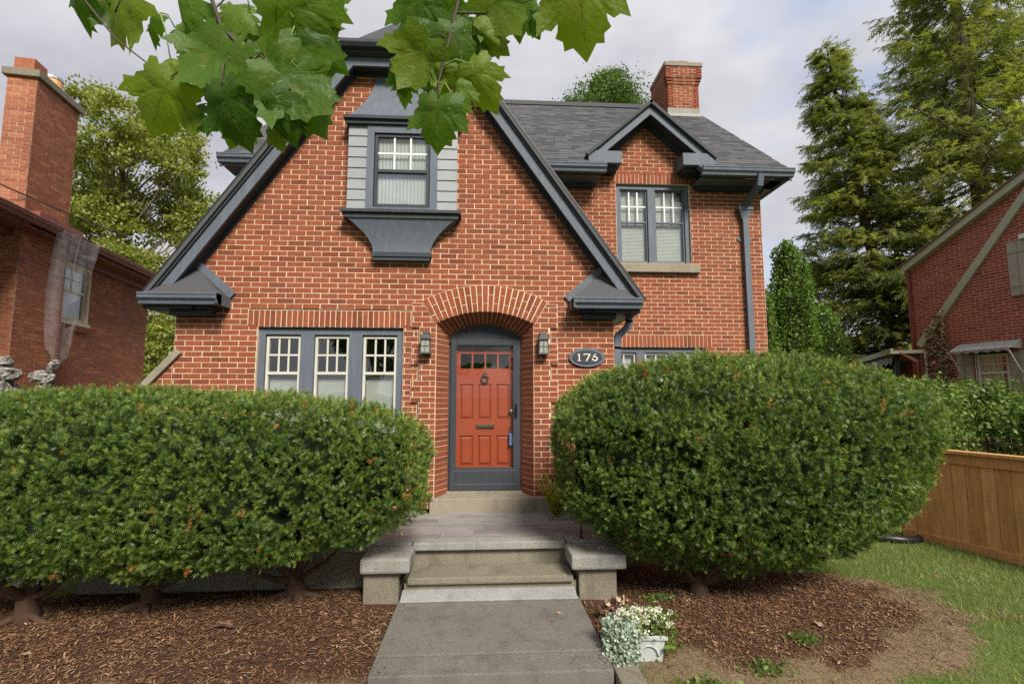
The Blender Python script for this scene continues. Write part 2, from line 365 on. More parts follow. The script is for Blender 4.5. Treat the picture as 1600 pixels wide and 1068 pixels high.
# front walk: two slabs and the step down
t = thing('front_walk', 'pebbled grey concrete walk leading straight to the front steps', 'walkway', kind='structure')
for y0, y1, dz in ((-1.826, -1.70, .0), (-2.652, -1.834, .003), (-2.90, -2.660, -.004)): b = MB(); b.box(-.69, .85, y0, y1, -.15, .072+dz); b.build('slab', M['walk'], t, bevel=.010)
b = MB(); b.box(-.78, .95, -4.6, -2.885, -.25, -.075); b.build('slab', M['walk'], t, bevel=.012)
b = MB(); b.box(.865, 1.03, -3.6, -2.62, -.2, .045); b.build('kerb_stone', M['concrete'], t, bevel=.02)
b = MB(); b.box(-.93, -.70, -3.6, -2.93, -.2, .03); b.build('kerb_stone', M['concrete'], t, bevel=.02)

# ------------------------------------------------------------------ porch and steps
pt = thing('front_porch', 'tiled front porch with worn concrete steps and capped side piers', 'porch')
b = MB(); b.box(-3.62, 1.30, -1.27, .10, -.1, .405); b.build('porch_base', M['concrete'], pt)
for (x0, x1) in ((-3.70, -.64), (-.625, .80), (.815, 1.38)):
    b = MB(); b.box(x0, x1, -1.325, -1.155, .36, .432); b.build('coping', M['coping'], pt, bevel=.012)
b = MB(); b.box(-.63, .82, -1.64, -1.255, .165, .226); b.build('step', M['concrete'], pt, bevel=.014)
b = MB(); b.box(-.66, .85, -1.60, -1.25, -.05, .1655); b.build('riser', M['concrete'], pt)
b = MB(); b.add([(-.675, -1.76, .0), (.835, -1.76, 0), (.835, -1.60, 0), (-.675, -1.60, 0), (-.675, -1.76, .078), (.835, -1.76, .078), (.835, -1.59, .118), (-.675, -1.59, .118)],
    [(0,3,2,1),(4,5,6,7),(0,1,5,4),(1,2,6,5),(2,3,7,6),(3,0,4,7)]); b.build('cement_fillet', M['patch'], pt, bevel=.008)
for x0, x1, c0, c1 in ((-1.0, -.70, -1.02, -.60), (.865, 1.20, .79, 1.275)):
    b = MB(); b.box(x0, x1, -1.66, -1.22, -.1, .292); b.build('pier', M['concrete'], pt, bevel=.012)
    b = MB(); b.box(c0, c1, -1.725, -1.335, .29, .415); b.build('pier_cap', M['coping'], pt, bevel=.022)
# plank tiles
ys = [-1.15, -.99, -.83, -.67, -.51, -.35, -.19, -.03]
for i in range(len(ys)-1):
    x = -3.6+(.2, .5, .0, .38, .12, .3, .45)[i] - .6
    while x < 1.28:
        a, c = max(x, -3.6), min(x+.598, 1.28)
        if c-a > .03:
            b = MB(); b.box(a+.003, c-.003, ys[i]+.003, ys[i+1]-.003, .40, .4255+random.uniform(-.0012, .0012)); b.build('tile', M['tile'], pt)
        x += .604
b = MB(); b.box(-3.61, 1.29, -1.16, -.02, .38, .4195); b.build('grout', M['patch'], pt)
# limestone threshold in front of the door
b = MB(); b.box(-.60, .895, -.10, .30, .40, .595); b.build('threshold', M['limestone'], pt, bevel=.012)
# thin black handrail on the right pier
t = thing('handrail', 'thin black metal handrail on the right step pier', 'railing', (0, 0, 0))
b = MB(); b.tube([(.968, -1.24, .425), (.968, -1.24, 1.22)], .011, 8); b.build('post', M['black'], t)
b = MB(); b.tube([(1.20, -.1, .425), (1.20, -.1, 1.22)], .011, 8); b.build('post', M['black'], t)
b = MB(); b.tube([(.968, -1.24, 1.215), (1.20, -.1, 1.215)], .013, 8); b.build('rail', M['black'], t)
b = MB(); b.lathe([(.03, 0), (.03, .008), (.016, .012)], (.968, -1.24, .426), 12); b.build('base_plate', M['black'], t)
# ------------------------------------------------------------------ brickwork
BW, BH, JT = .208, .0655, .0104
_ub = MB(); _ub.add([(-.5,0,-.5),(.5,0,-.5),(.5,0,.5),(-.5,0,.5),(-.5,1,-.5),(.5,1,-.5),(.5,1,.5),(-.5,1,.5)],
                    [(0,1,2,3),(0,4,5,1),(1,5,6,2),(2,6,7,3),(3,7,4,0)])
UNIT = bpy.data.meshes.new('brick'); UNIT.from_pydata(_ub.v, [], _ub.f); UNIT.update()
UNITS = {}
def unit_for(mat):
    if mat.name not in UNITS:
        m = UNIT.copy(); m.name = 'brick'; m.materials.append(mat); UNITS[mat.name] = m
    return UNITS[mat.name]
class Bricks:
    """collects bricks of one house in that house's own coordinates; the largest in view become objects, the rest one mesh"""
    def __init__(s, root, mat, mortar_mat): s.root = root; s.mat = mat; s.mm = mortar_mat; s.b = []; s.mor = MB()
    def wall(s, org, ux, z0, z1, spans, proud=0.0, depth=.02, flemish=False, off0=0, back=.12):
        """org: point at u=0; ux: unit direction; outward normal is ux rotated -90 deg; spans(z_lo, z_hi) -> [(u0,u1)]"""
        org = Vector(org); U = Vector(ux).normalized(); N = Vector((U.y, -U.x, 0)); k = 0; z = z0
        while z < z1-.01:
            h = min(BH, z1-z)
            for (a, c) in spans(z, z+h):
                if c-a < .02: continue
                P = lambda u, d, zz: tuple(org+U*u+N*(proud+d)+Vector((0, 0, zz)))
                s.mor.add([P(a,0,z),P(c,0,z),P(c,0,z+h),P(a,0,z+h),P(a,-back,z),P(c,-back,z),P(c,-back,z+h),P(a,-back,z+h)],
                          [(0,1,2,3),(1,5,6,2),(4,0,3,7),(3,2,6,7),(0,4,5,1)])
                o = ((k % 2)*.5+off0+.012*math.sin(k*12.9))*BW
                u = a-((a-o) % BW)
                while u < c-1e-6:
                    u0, u1 = max(u, a), min(u+BW, c)
                    if u1-u0 > .018:
                        w_ = u1-u0-JT; hh = h-JT if h > .03 else h
                        s.b.append((org+U*((u0+u1)/2+random.uniform(-.0015, .0015))+N*proud+Vector((0, 0, z+h/2)), U, N, w_, hh, depth, random.uniform(-.0016, .0016)))
                    u += BW
            z += BH; k += 1
    def piece(s, c, U, N, w_, h, depth=.02): s.b.append((Vector(c), Vector(U).normalized(), Vector(N).normalized(), w_, h, depth, random.uniform(-.0015, .0015)))
    def flush(s, most=300, test=None, wall_name='wall'):
        mw = s.root.matrix_basis if s.root.rotation_mode else s.root.matrix_basis
        mw = Matrix.Translation(s.root.location) @ s.root.rotation_euler.to_matrix().to_4x4()
        sc = []
        for i, q in enumerate(s.b):
            a, px, py = seen_area(mw @ q[0], q[3], q[4], (mw.to_3x3() @ q[2]))
            ok = 0 < px < 1600 and 0 < py < 1068 and (test is None or test(px, py))
            sc.append((a if ok else 0, i))
        sc.sort(reverse=True); pick = {i for a, i in sc[:most] if a > 0}
        wl = s.mor.build(wall_name, s.mm, s.root, fix=False)
        jm = MB(); um = unit_for(s.mat)
        for i, (c, U, N, w_, h, dp, j) in enumerate(s.b):
            Z = N.cross(U)*-1 if False else U.cross(-N).normalized()
            front = .0045+j
            if i in pick:
                o = bpy.data.objects.new('brick', um); COL.objects.link(o); o.parent = s.root
                Rm = Matrix((U, -N, Z)).transposed().to_4x4()
                o.matrix_local = Matrix.Translation(c+N*front) @ Rm @ Matrix.Diagonal((w_, dp, h, 1))
            else:
                f = c+N*front; e = c+N*(front-dp); a = U*w_/2; z_ = Z*h/2
                jm.add([f-a-z_, f+a-z_, f+a+z_, f-a+z_, e-a-z_, e+a-z_, e+a+z_, e-a+z_], [(0,1,2,3),(0,4,5,1),(1,5,6,2),(2,6,7,3),(3,7,4,0)], 0, random.uniform(.01, .99))
        if jm.v: stuff(jm.build('brickwork', s.mat, s.root, fix=False))
        return wl
def cut(spans, holes):
    for (h0, h1) in holes:
        o = []
        for (a, c) in spans:
            if h1 <= a or h0 >= c: o.append((a, c)); continue
            if h0 > a: o.append((a, h0))
            if h1 < c: o.append((h1, c))
        spans = o
    return spans

# ------------------------------------------------------------------ the house
H = thing('brick_house', 'red brick house with steep clipped gable, slate blue trim and arched door', 'house')
BK = Bricks(H, M['brick'], M['mortar'])
XL, XR, GC, APEX, SLO = -3.66, 1.655, -.966, 7.16, 1.42
DC = .042                                   # centre line of the door
ARC_C, RI, RO, AH = (DC, 1.57), 1.263, 1.585, R(29.2)
W3 = (-2.70, -.96, .95, 2.625)              # triple window opening
def wing(z0, z1):
    zm = (z0+z1)/2
    if zm < 2.85: a, c = XL, XR
    else: h = (APEX-.12-zm)/SLO; a, c = max(GC-h, XL), min(GC+h, XR)
    if c <= a or zm > 6.02: return []
    ho = []
    if z0 > W3[2]-.02 and zm < W3[3]+.208: ho.append((W3[0]-(.12 if zm > W3[3] else 0), W3[1]+(.09 if zm > W3[3] else 0)))
    if z1 < 2.93: ho.append((-.78, .86))
    else:
        q = RO**2-(z1-ARC_C[1])**2
        if q > 0: ho.append((DC-math.sqrt(q), DC+math.sqrt(q)))
    if 3.62 < zm < 5.58: ho.append((-1.30, -.70))
    return cut([(a, c)], ho)
BK.wall((0, 0, 0), (1, 0, 0), .03, 6.05, wing)
# quoined brick surround of the door, slightly proud
def surround(side):
    def f(z0, z1):
        k = int((2.93-z1+.02)/BH); wide = (k % 7) < 4
        zi = z1
        inner = .598
        if z0 > 2.62:
            ang = math.atan2(inner, 1); inner = max(.598, .55+(z0-2.62)*.55)
        w_ = .90 if wide else .805
        return [(DC-w_, DC-inner)] if side < 0 else [(DC+inner, DC+w_)]
    return f
for sd_ in (-1, 1): BK.wall((0, 0, 0), (1, 0, 0), .47 if sd_ < 0 else .47, 2.93, surround(sd_), proud=.028, back=.3)
# splayed reveals
for sd_ in (-1, 1):
    A = Vector((DC+sd_*.598, -.028, 0)); B = Vector((DC+sd_*.458, .27, 0)); ln = (B-A).length
    U = (B-A).normalized() if sd_ < 0 else (A-B).normalized(); N = Vector((U.y, -U.x, 0)); z = .595
    O = A if sd_ < 0 else B
    while z < 2.66:
        q = lambda u, d, zz: tuple(O+U*u+N*d+Vector((0, 0, zz)))
        BK.mor.add([q(0,0,z), q(ln,0,z), q(ln,0,z+BH), q(0,0,z+BH)], [(0,1,2,3)])
        BK.piece(O+U*ln/2+Vector((0, 0, z+BH/2)), U, N, ln-.012, BH-JT); z += BH
# soldier courses: above the triple window, the upper window and the lower right window
def soldier(x0, x1, z0, z1, y, name='soldier_brick', pitch=.0655):
    n = round((x1-x0)/pitch); p = (x1-x0)/n; um = unit_for(M['brick'])
    for i in range(n):
        o = bpy.data.objects.new(name, um); COL.objects.link(o); o.parent = H
        o.matrix_local = Matrix.Translation((x0+(i+.5)*p, y-.006+random.uniform(-.0015, .0015), (z0+z1)/2)) @ Matrix.Diagonal((p-JT, .03, z1-z0-.012, 1))
    BK.mor.add([(x0, y, z0), (x1, y, z0), (x1, y, z1), (x0, y, z1), (x0, y+.1, z0), (x1, y+.1, z0)], [(0, 1, 2, 3), (0, 4, 5, 1)])
soldier(-2.82, -.87, 2.625, 2.833, 0)
# arch ring: two staggered rows of bricks, and the splayed soffit behind it
def arc(r, a, y): return Vector((DC+r*math.sin(a), y, ARC_C[1]+r*math.cos(a)))
NV = 21
def wedge(name, p8):
    b = MB(); b.add(p8, [(0,1,2,3),(4,7,6,5),(0,4,5,1),(1,5,6,2),(2,6,7,3),(3,7,4,0)]); return b.build(name, M['brick'], H)
yf = -.040
for i in range(NV):
    a0 = -AH+2*AH*i/NV; a1 = -AH+2*AH*(i+1)/NV; g = .0064/1.4
    sp = RI+(.215 if i % 2 else .105)
    for r0, r1 in ((RI, sp-.006), (sp+.006, RO)):
        yy = yf+random.uniform(-.0015, .0015)
        wedge('arch_brick', [arc(r0, a0+g, yy), arc(r0, a1-g, yy), arc(r1, a1-g, yy), arc(r1, a0+g, yy),
                             arc(r0, a0+g, .0), arc(r0, a1-g, .0), arc(r1, a1-g, .0), arc(r1, a0+g, .0)])
def arc2(t):        # back edge of the soffit, t in -1..1
    hw, sg = .462, .165; r = (hw*hw+sg*sg)/(2*sg); a = math.asin(hw/r)*t
    return Vector((DC+r*math.sin(a), .27, 2.71-r+r*math.cos(a)))
b = MB()
for i in range(NV):
    a0 = -AH+2*AH*i/NV; a1 = -AH+2*AH*(i+1)/NV
    b.quad(arc(RI-.002, a0, yf+.006), arc(RI-.002, a1, yf+.006), arc(RO+.004, a1, yf+.006), arc(RO+.004, a0, yf+.006))
    b.quad(arc(RO+.004, a0, yf+.006), arc(RO+.004, a1, yf+.006), arc(RO+.004, a1, .01), arc(RO+.004, a0, .01))
    b.quad(arc(RI, a0, yf+.006), arc(RI, a1, yf+.006), arc2(-1+2*(i+1)/NV), arc2(-1+2*i/NV))
    m0, m1 = (i+.10)/NV, (i+.90)/NV
    q0, q1 = arc(RI, -AH+2*AH*m0, yf+.004), arc(RI, -AH+2*AH*m1, yf+.004); q3, q2 = arc2(-1+2*m0), arc2(-1+2*m1)
    dn = Vector((0, 0, -.005)); up_ = Vector((0, 0, .02))
    wedge('arch_soffit_brick', [q0+dn, q1+dn, q2+dn, q3+dn, q0+up_, q1+up_, q2+up_, q3+up_])
for s_ in (-1, 1): b.quad(arc(RI, s_*AH, yf+.006), arc(RO, s_*AH, yf+.006), arc(RO, s_*AH, 0), arc(RI, s_*AH, 0))
b.build('arch_mortar', M['mortar'], H, fix=False)

# wing side wall on the right and main front wall
BK.wall((XR, .008, 0), (0, 1, 0), .03, 2.85, lambda a, c: [(0, 1.74)])
MY = 1.75
UW = (2.20, 3.445, 3.93, 5.305); LW = (2.02, 3.62, 1.35, 2.575)
def mainw(z0, z1):
    zm = (z0+z1)/2
    if zm < 5.32: a, c = (XR if zm < 2.9 else max(.0, GC+(APEX-zm)/SLO-.12)), 4.66
    else:
        h = (6.50-zm)/.87
        if h <= 0: return []
        a, c = max(2.716-h, 1.85), min(2.716+h, 3.6)
    ho = []
    if UW[2] < zm < UW[3]+.19: ho.append((UW[0]-(.07 if zm > UW[3] else 0), UW[1]+(.07 if zm > UW[3] else 0)))
    if LW[2] < zm < LW[3]+.205: ho.append((LW[0]-(.1 if zm > LW[3] else 0), LW[1]+(.1 if zm > LW[3] else 0)))
    return cut([(a, c)], ho)
BK.wall((0, MY, 0), (1, 0, 0), .03, 6.52, mainw, off0=.2)
soldier(UW[0]-.07, UW[1]+.07, UW[3], UW[3]+.19, MY); soldier(LW[0]-.1, LW[1]+.1, LW[3], LW[3]+.205, MY)
BK.flush(300, lambda x, y: y < 598 or 684 < x < 858)
# the walls that close the house
b = MB()
b.box(XL, -2.9, .13, 1.75, -.1, 2.8); b.box(-3.45, 4.645, MY+.9, 8.2, -.1, 5.3)
b.box(4.50, 4.652, MY+.12, MY+.95, -.1, 5.3); b.box(-3.45, XL+1.2, MY+.0, MY+.95, -.1, 5.3)
b.build('rear_wall', M['brick_left'], H)
b = MB(); b.box(XL-.012, -.60, -.012, .0, -.05, .40); b.box(.90, XR+.012, -.012, 0, -.05, .42); b.build('foundation', M['concrete'], H)
# gable end of the main block
b = MB(); b.prism([(1.76, 5.29), (8.2, 5.29), (4.98, 8.1)], 'x', 4.4, 4.64); b.prism([(1.76, 5.29), (8.2, 5.29), (4.98, 8.1)], 'x', -3.44, -3.2); b.build('gable_wall', M['brick_left'], H)
# small sloped wing wall with a stone coping at the left corner
BK2 = []
b = MB(); b.prism([(XL+.01, 2.27), (XL+.01, -.05), (-4.6, -.05), (-4.6, 1.17)], 'y', .0, .25); bw = b.build('buttress', M['mortar'], H)
k = 0; z = .03
um = unit_for(M['brick'])
while z < 2.2:
    xl = XL-(2.27-z-BH/2)/1.16; x = XL; o_ = (k % 2)*.104
    u = XL-BW+o_
    while u > xl-BW:
        a, c = max(u, xl+.02), min(u+BW, XL-.0)
        if c-a > .02 and z > 1.1:
            o = bpy.data.objects.new('brick', um); COL.objects.link(o); o.parent = bw
            o.matrix_local = Matrix.Translation(((a+c)/2, -.005, z+BH/2)) @ Matrix.Diagonal((c-a-JT, .02, BH-JT, 1))
        u -= BW
    z += BH; k += 1
b = MB(); A = Vector((-3.60, 0, 2.33)); Bq = Vector((-4.62, 0, 1.19)); dd = (Bq-A).normalized(); nn = Vector((dd.z, 0, -dd.x)); nn = nn if nn.z > 0 else -nn
b.add([A+Vector((0, y, 0))+nn*o for y in (-.05, .28) for o in (-.055, .03)]+[Bq+Vector((0, y, 0))+nn*o for y in (-.05, .28) for o in (-.055, .03)],
      [(0, 1, 3, 2), (4, 6, 7, 5), (0, 4, 5, 1), (1, 5, 7, 3), (3, 7, 6, 2), (2, 6, 4, 0)])
b.build('coping_stone', M['limestone'], H, bevel=.012)
# ------------------------------------------------------------------ clipped-gable trim and roofs
KK = math.sqrt(1+SLO*SLO); ZT = 6.084; ZB = 2.965
def off(n): 
    d1 = (APEX-ZT-n*(KK-1))/SLO; d0 = (APEX-n*KK-ZB)/SLO
    return [(GC-d0, ZB), (GC-d1, ZT-n), (GC+d1, ZT-n), (GC+d0, ZB)]
def rake_band(name, mat, n0, n1, y0, y1):
    a, c = off(n0), off(n1)
    for i in range(3):
        b = MB(); b.prism([a[i], a[i+1], c[i+1], c[i]], 'y', y0, y1); b.build(name, mat, H)
rake_band('rake_board', M['slate'], .07, .185, -.20, -.165)
rake_band('rake_molding', M['slate_dark'], .036, .073, -.23, -.165)
rake_band('rake_crown', M['slate'], .006, .038, -.25, -.165)
rake_band('drip_edge', M['black'], -.012, .006, -.265, -.165)
rake_band('rake_soffit', M['slate_dark'], .15, .165, -.1652, .02)
rake_band('frieze_board', M['slate_dark'], .166, .205, -.022, .012)
b = MB(); b.prism([(-.37, 6.10), (-.37, 6.14), (-.28, 6.15), (-.25, 6.09), (-.25, 6.065), (-.34, 6.06)], 'x', GC-.80, GC+.80); b.build('gable_gutter', M['slate_dark'], H)

def slab(b, poly, th):
    p = [Vector(q) for q in poly]; n = (p[1]-p[0]).cross(p[2]-p[0]).normalized(); n = n if n.z > 0 else -n
    k = len(p); b.add(p+[q-n*th for q in p], [tuple(range(k)), tuple(range(2*k-1, k-1, -1))]+[(i, (i+1) % k, (i+1) % k+k, i+k) for i in range(k)])
ROOF = link('roof', None, None, H)
d1 = (APEX-ZT)/SLO; d0 = (APEX-ZB)/SLO; d5 = (APEX-5.42)/SLO
for s_ in (-1, 1):
    b = MB(); slab(b, [(GC+s_*d0, -.26, ZB), (GC+s_*d0, 1.74, ZB), (GC+s_*d5, 1.36, 5.42), (GC, 3.25, APEX), (GC, .5, APEX), (GC+s_*d1, -.26, ZT)], .05)
    b.build('roof_slope', M['shingle'], ROOF)
b = MB(); slab(b, [(GC-d1-.02, -.28, ZT+.03), (GC+d1+.02, -.28, ZT+.03), (GC, .52, APEX+.03)], .05); b.build('roof_slope', M['shingle'], ROOF)
RX0, RX1, EY, EZ, RY, RZ = -3.93, 4.92, 1.28, 5.395, 4.86, 8.515
SL = (RZ-EZ)/(RY-EY)
def rz(y): return EZ+SL*(y-EY)
b = MB()
slab(b, [(RX0, EY, EZ), (1.95, EY, EZ), (1.95, RY, RZ), (RX0, RY, RZ)], .07)
slab(b, [(3.45, EY, EZ), (RX1, EY, EZ), (RX1, RY, RZ), (3.45, RY, RZ)], .07)
slab(b, [(1.9505, 1.80, rz(1.80)), (3.4495, 1.80, rz(1.80)), (3.4495, RY, RZ), (1.9505, RY, RZ)], .07)
slab(b, [(RX0, RY, RZ), (RX1, RY, RZ), (RX1, 2*RY-EY, EZ), (RX0, 2*RY-EY, EZ)], .07)
b.build('roof_deck', M['shingle'], ROOF)
# shingles of the street slope, each its own tab; the largest in view as objects
un = MB(); un.add([(-.5, 0, 0), (.5, 0, 0), (.5, 1, 0), (-.5, 1, 0), (-.5, 0, 1), (.5, 0, 1), (.5, 1, .25), (-.5, 1, .25)], [(4,5,6,7),(0,1,5,4),(1,2,6,5),(3,0,4,7)])
SM = bpy.data.meshes.new('shingle'); SM.from_pydata(un.v, [], un.f); SM.materials.append(M['shingle'])
sdir = Vector((0, 1, SL)).normalized(); snor = Vector((0, -SL, 1)).normalized()
Lr = math.hypot(RY-EY, RZ-EZ); tabs = []; ex = .135; k = 0; s = -.01
while s < Lr-.02:
    x = RX0-random.uniform(0, .3)
    while x < RX1:
        w_ = random.choice((.15, .2, .24, .3)); a, c = max(x, RX0-.01), min(x+w_, RX1+.01); x += w_
        y = EY+s*sdir.y
        if c-a < .03 or (-1.6 < c and a < .15 and s < 2.4): continue
        if y < 1.83 and c > 1.95 and a < 3.45: continue
        tabs.append((Vector(((a+c)/2, EY, EZ))+sdir*s+snor*.001, c-a-.005, min(ex+.05, Lr-s), random.choice((.006, .008, .010))))
    s += ex; k += 1
def seat(tabs, parent, most, ok):
    sc = sorted(((seen_area(p, w_, l, snor)[0] if ok(p) else 0, i) for i, (p, w_, l, t) in enumerate(tabs)), reverse=True)
    pick = {i for a, i in sc[:most] if a > 0}; jm = MB()
    for i, (p, w_, l, t) in enumerate(tabs):
        Mx = Matrix.Translation(p) @ Matrix((Vector((1, 0, 0)), sdir, snor)).transposed().to_4x4() @ Matrix.Diagonal((w_, l, t, 1))
        if i in pick:
            o = bpy.data.objects.new('shingle', SM); COL.objects.link(o); o.parent = parent; o.matrix_local = Mx
        else: jm.add([Mx @ Vector(q) for q in un.v], un.f, 0, random.uniform(.01, .99))
    stuff(jm.build('shingle_field', M['shingle'], parent, fix=False))
seat(tabs, ROOF, 300, lambda p: p.x > 1.0+.55*(p.y-1.3))
b = MB(); b.box(RX0, RX1, RY-.13, RY+.13, RZ-.075, RZ+.02); b.build('ridge_cap', M['shingle'], ROOF)
# plain verge trim on the side gables
for x in (RX1-.03, RX0):
    b = MB(); 
    for (ya, za, yb, zb) in ((EY, EZ, RY, RZ), (RY, RZ, 2*RY-EY, EZ)):
        b.prism([(ya, za-.015), (yb, zb-.015), (yb, zb-.19), (ya, za-.19)], 'x', x-.004, x+.038)
    b.build('verge_board', M['slate_dark'], ROOF)

# gutters of the main eave
GP = [(0, 0), (-.075, 0), (-.085, .035), (-.115, .065), (-.12, .105), (-.128, .108), (-.128, .125), (0, .125)]
def gutter(x0, x1, yb, zt, parent=None):
    b = MB(); b.prism([(yb+p[0], zt-.125+p[1]) for p in GP], 'x', x0, x1); return b.build('gutter', M['slate'], parent or H)
for x0, x1 in ((-3.96, -2.0), (.05, 1.93), (3.46, 4.96)):
    gutter(x0, x1, 1.335, 5.40)
    b = MB(); b.box(x0+.05, x1-.05, 1.336, 1.40, 5.285, 5.36); b.build('fascia', M['slate_dark'], H)
    b = MB(); b.box(x0+.03, x1-.06, 1.40, MY-.01, 5.262, 5.284); b.build('soffit', M['slate'], H)
    b = MB(); b.box(x0+.09, x1-.28 if x1 > 4 else x1-.12, 1.66, MY-.01, 5.19, 5.262); b.build('bed_molding', M['slate_dark'], H)
b = MB(); b.prism([(1.30, 5.275), (2.3, 5.275), (2.3, 5.39), (1.30, 5.39)], 'x', 4.86, 4.965); b.build('return_fascia', M['slate'], H)
b = MB(); b.box(4.66, 4.86, 1.41, 4.4, 5.262, 5.284); b.build('side_soffit', M['siding'], H)
b = MB(); b.box(4.662, 4.70, 1.76, 4.4, 5.19, 5.262); b.build('bed_molding', M['slate_dark'], H)

# small wall gable on the right
GX_, GZ_, GS = 2.716, 6.56, .872
def gb(name, mat, n0, n1, y0, y1, zb=5.64):
    kk = math.sqrt(1+GS*GS)
    for s_ in (-1, 1):
        pts = []
        for n in (n0, n1):
            pts.append([(GX_, GZ_-n*kk), (GX_+s_*(GZ_-n*kk-zb)/GS, zb)])
        b = MB(); b.prism([pts[0][0], pts[0][1], pts[1][1], pts[1][0]], 'y', y0, y1); b.build(name, mat, H)
gb('rake_board', M['slate'], .05, .16, 1.43, 1.455); gb('rake_molding', M['slate_dark'], .02, .052, 1.40, 1.455); gb('drip_edge', M['black'], -.012, .02, 1.375, 1.455)
gb('rake_soffit', M['slate_dark'], .13, .145, 1.4552, 1.755); gb('frieze_board', M['slate_dark'], .1455, .20, 1.70, 1.756)
for s_ in (-1, 1):
    hw = (GZ_-5.62)/GS
    b = MB(); slab(b, [(GX_, 1.37, GZ_+.012), (GX_+s_*hw, 1.37, 5.632), (GX_+s_*hw, 1.60, 5.632), (GX_, 2.72, GZ_+.012)], .05); b.build('roof_slope', M['shingle'], ROOF)
    x0, x1 = sorted((GX_+s_*.50, GX_+s_*1.035))
    b = MB(); b.box(x0, x1, 1.40, 1.756, 5.49, 5.69); b.build('eave_return', M['slate'], H, bevel=.006)
    b = MB(); b.box(x0+.06, x1-.06, 1.50, 1.757, 5.43, 5.49); b.build('eave_bracket', M['slate_dark'], H)

# boxed returns at the feet of the big gable
for s_ in (-1, 1):
    ex_, in_ = (-3.91, -3.03) if s_ < 0 else (1.93, 1.09)      # outer and inner end
    x0, x1 = sorted((ex_, in_)); mx_ = XL if s_ < 0 else XR
    b = MB(); b.prism([(-.23+p[0], 2.965-.125+p[1]) for p in GP], 'x', x0, x1); b.build('gutter', M['slate'], H)
    b = MB(); xi = in_; b.prism([(xi-s_*0, -.23), (xi-s_*.0, .02), (xi-s_*-.10, .02), (xi-s_*-.10, -.23)] if False else [(xi, -.355), (xi-s_*.0, 0.0), (xi+s_*.11, 0.0), (xi+s_*.11, -.235)], 'z', 2.842, 2.962); b.build('gutter_return', M['slate'], H)
    b = MB(); b.box(min(ex_, mx_-s_*.10) if s_ < 0 else min(mx_-.3, ex_), max(mx_+.3, ex_) if s_ < 0 else max(ex_, mx_), -.235, -.20, 2.80, 2.842); b.build('fascia', M['slate_dark'], H)
    xa, xb = sorted((ex_-s_*.05, in_+s_*.14)); b = MB(); b.box(xa, xb, -.20, -.014, 2.80, 2.84); b.build('return_soffit', M['slate_dark'], H)
    xa, xb = sorted((mx_, in_+s_*.16)); b = MB(); b.box(xa, xb, -.15, -.014, 2.735, 2.80); b.build('bed_molding', M['slate_dark'], H, bevel=.01)
    # side eave running back along the wing
    xa, xb = sorted((mx_+s_*.012, ex_-s_*.02)); b = MB(); b.box(xa, xb, .0, 1.70, 2.80, 2.835); b.build('side_soffit', M['siding'], H)
    xa, xb = sorted((ex_-s_*.03, ex_)); b = MB(); b.box(xa, xb, -.22, 1.70, 2.80, 2.955); b.build('side_fascia', M['slate'], H)
    # little hipped, shingled cap of the return
    xt = GC+s_*(APEX-.2*KK-3.30)/SLO
    e0, e1 = Vector((ex_-s_*.06, -.30, 2.965)), Vector((in_, -.30, 2.965)); e2 = Vector((in_, -.01, 2.965)); tp = Vector((xt, -.01, 3.33)); tp2 = Vector((ex_-s_*.06, -.01, 3.05))
    b = MB(); b.add([e0, e1, e2, tp, tp2], [(0, 1, 3), (1, 2, 3), (0, 3, 4), (0, 4, 2, 1)]); cap = b.build('return_roof', M['shingle'], ROOF)
    v = (e2-tp).normalized(); b = MB(); n_ = Vector((v.z, 0, -v.x)); n_ = n_ if n_.z > 0 else -n_
    b.prism([(tp.x-v.x*.05, tp.z-v.z*.05+.0), (e2.x, e2.z), ((e2+n_*.085).x, (e2+n_*.085).z), ((tp+n_*.085).x-v.x*.05, (tp+n_*.085).z-v.z*.05)], 'y', -.04, -.002); b.build('return_trim', M['slate'], H)

# chimney of the house
CH = link('chimney', None, None, H)
CB = Bricks(CH, M['brick'], M['mortar'])
cx0, cx1, cy0, cy1 = 4.15, 4.86, 4.35, 5.20
def ring(z0, z1, p):
    CB.wall((cx0-p, cy0-p, 0), (1, 0, 0), z0, z1, lambda a, c: [(0, cx1-cx0+2*p)])
    CB.wall((cx0-p, cy1+p, 0), (0, -1, 0), z0, z1, lambda a, c: [(0, cy1-cy0+2*p)], off0=.25)
    CB.wall((cx1+p, cy0-p, 0), (0, 1, 0), z0, z1, lambda a, c: [(0, cy1-cy0+2*p)], off0=.25)
ring(7.45, 8.80, 0); ring(8.80, 8.866, .02); ring(8.866, 8.932, .04); ring(8.932, 9.20, .06)
CB.flush(140, lambda x, y: True, 'chimney_wall')
b = MB(); b.box(cx0-.085, cx1+.085, cy0-.085, cy1+.085, 9.20, 9.30); b.build('chimney_cap', M['limestone'], CH, bevel=.012)
b = MB(); b.box(4.33, 4.66, 4.55, 4.95, 9.28, 9.43); b.box(4.29, 4.70, 4.5, 5.0, 9.47, 9.49); b.build('flue', M['black'], CH)
b = MB(); slab(b, [(cx0-.03, cy0-.03, rz(cy0)+.03), (cx1+.0, cy0-.03, rz(cy0)+.03), (cx1, cy0-.16, rz(cy0-.16)+.025), (cx0-.03, cy0-.16, rz(cy0-.16)+.025)], .01)
b.box(cx0-.02, cx1, cy0-.02, cy0-.009, rz(cy0)-.1, rz(cy0)+.16); b.build('flashing', M['coping'], CH)

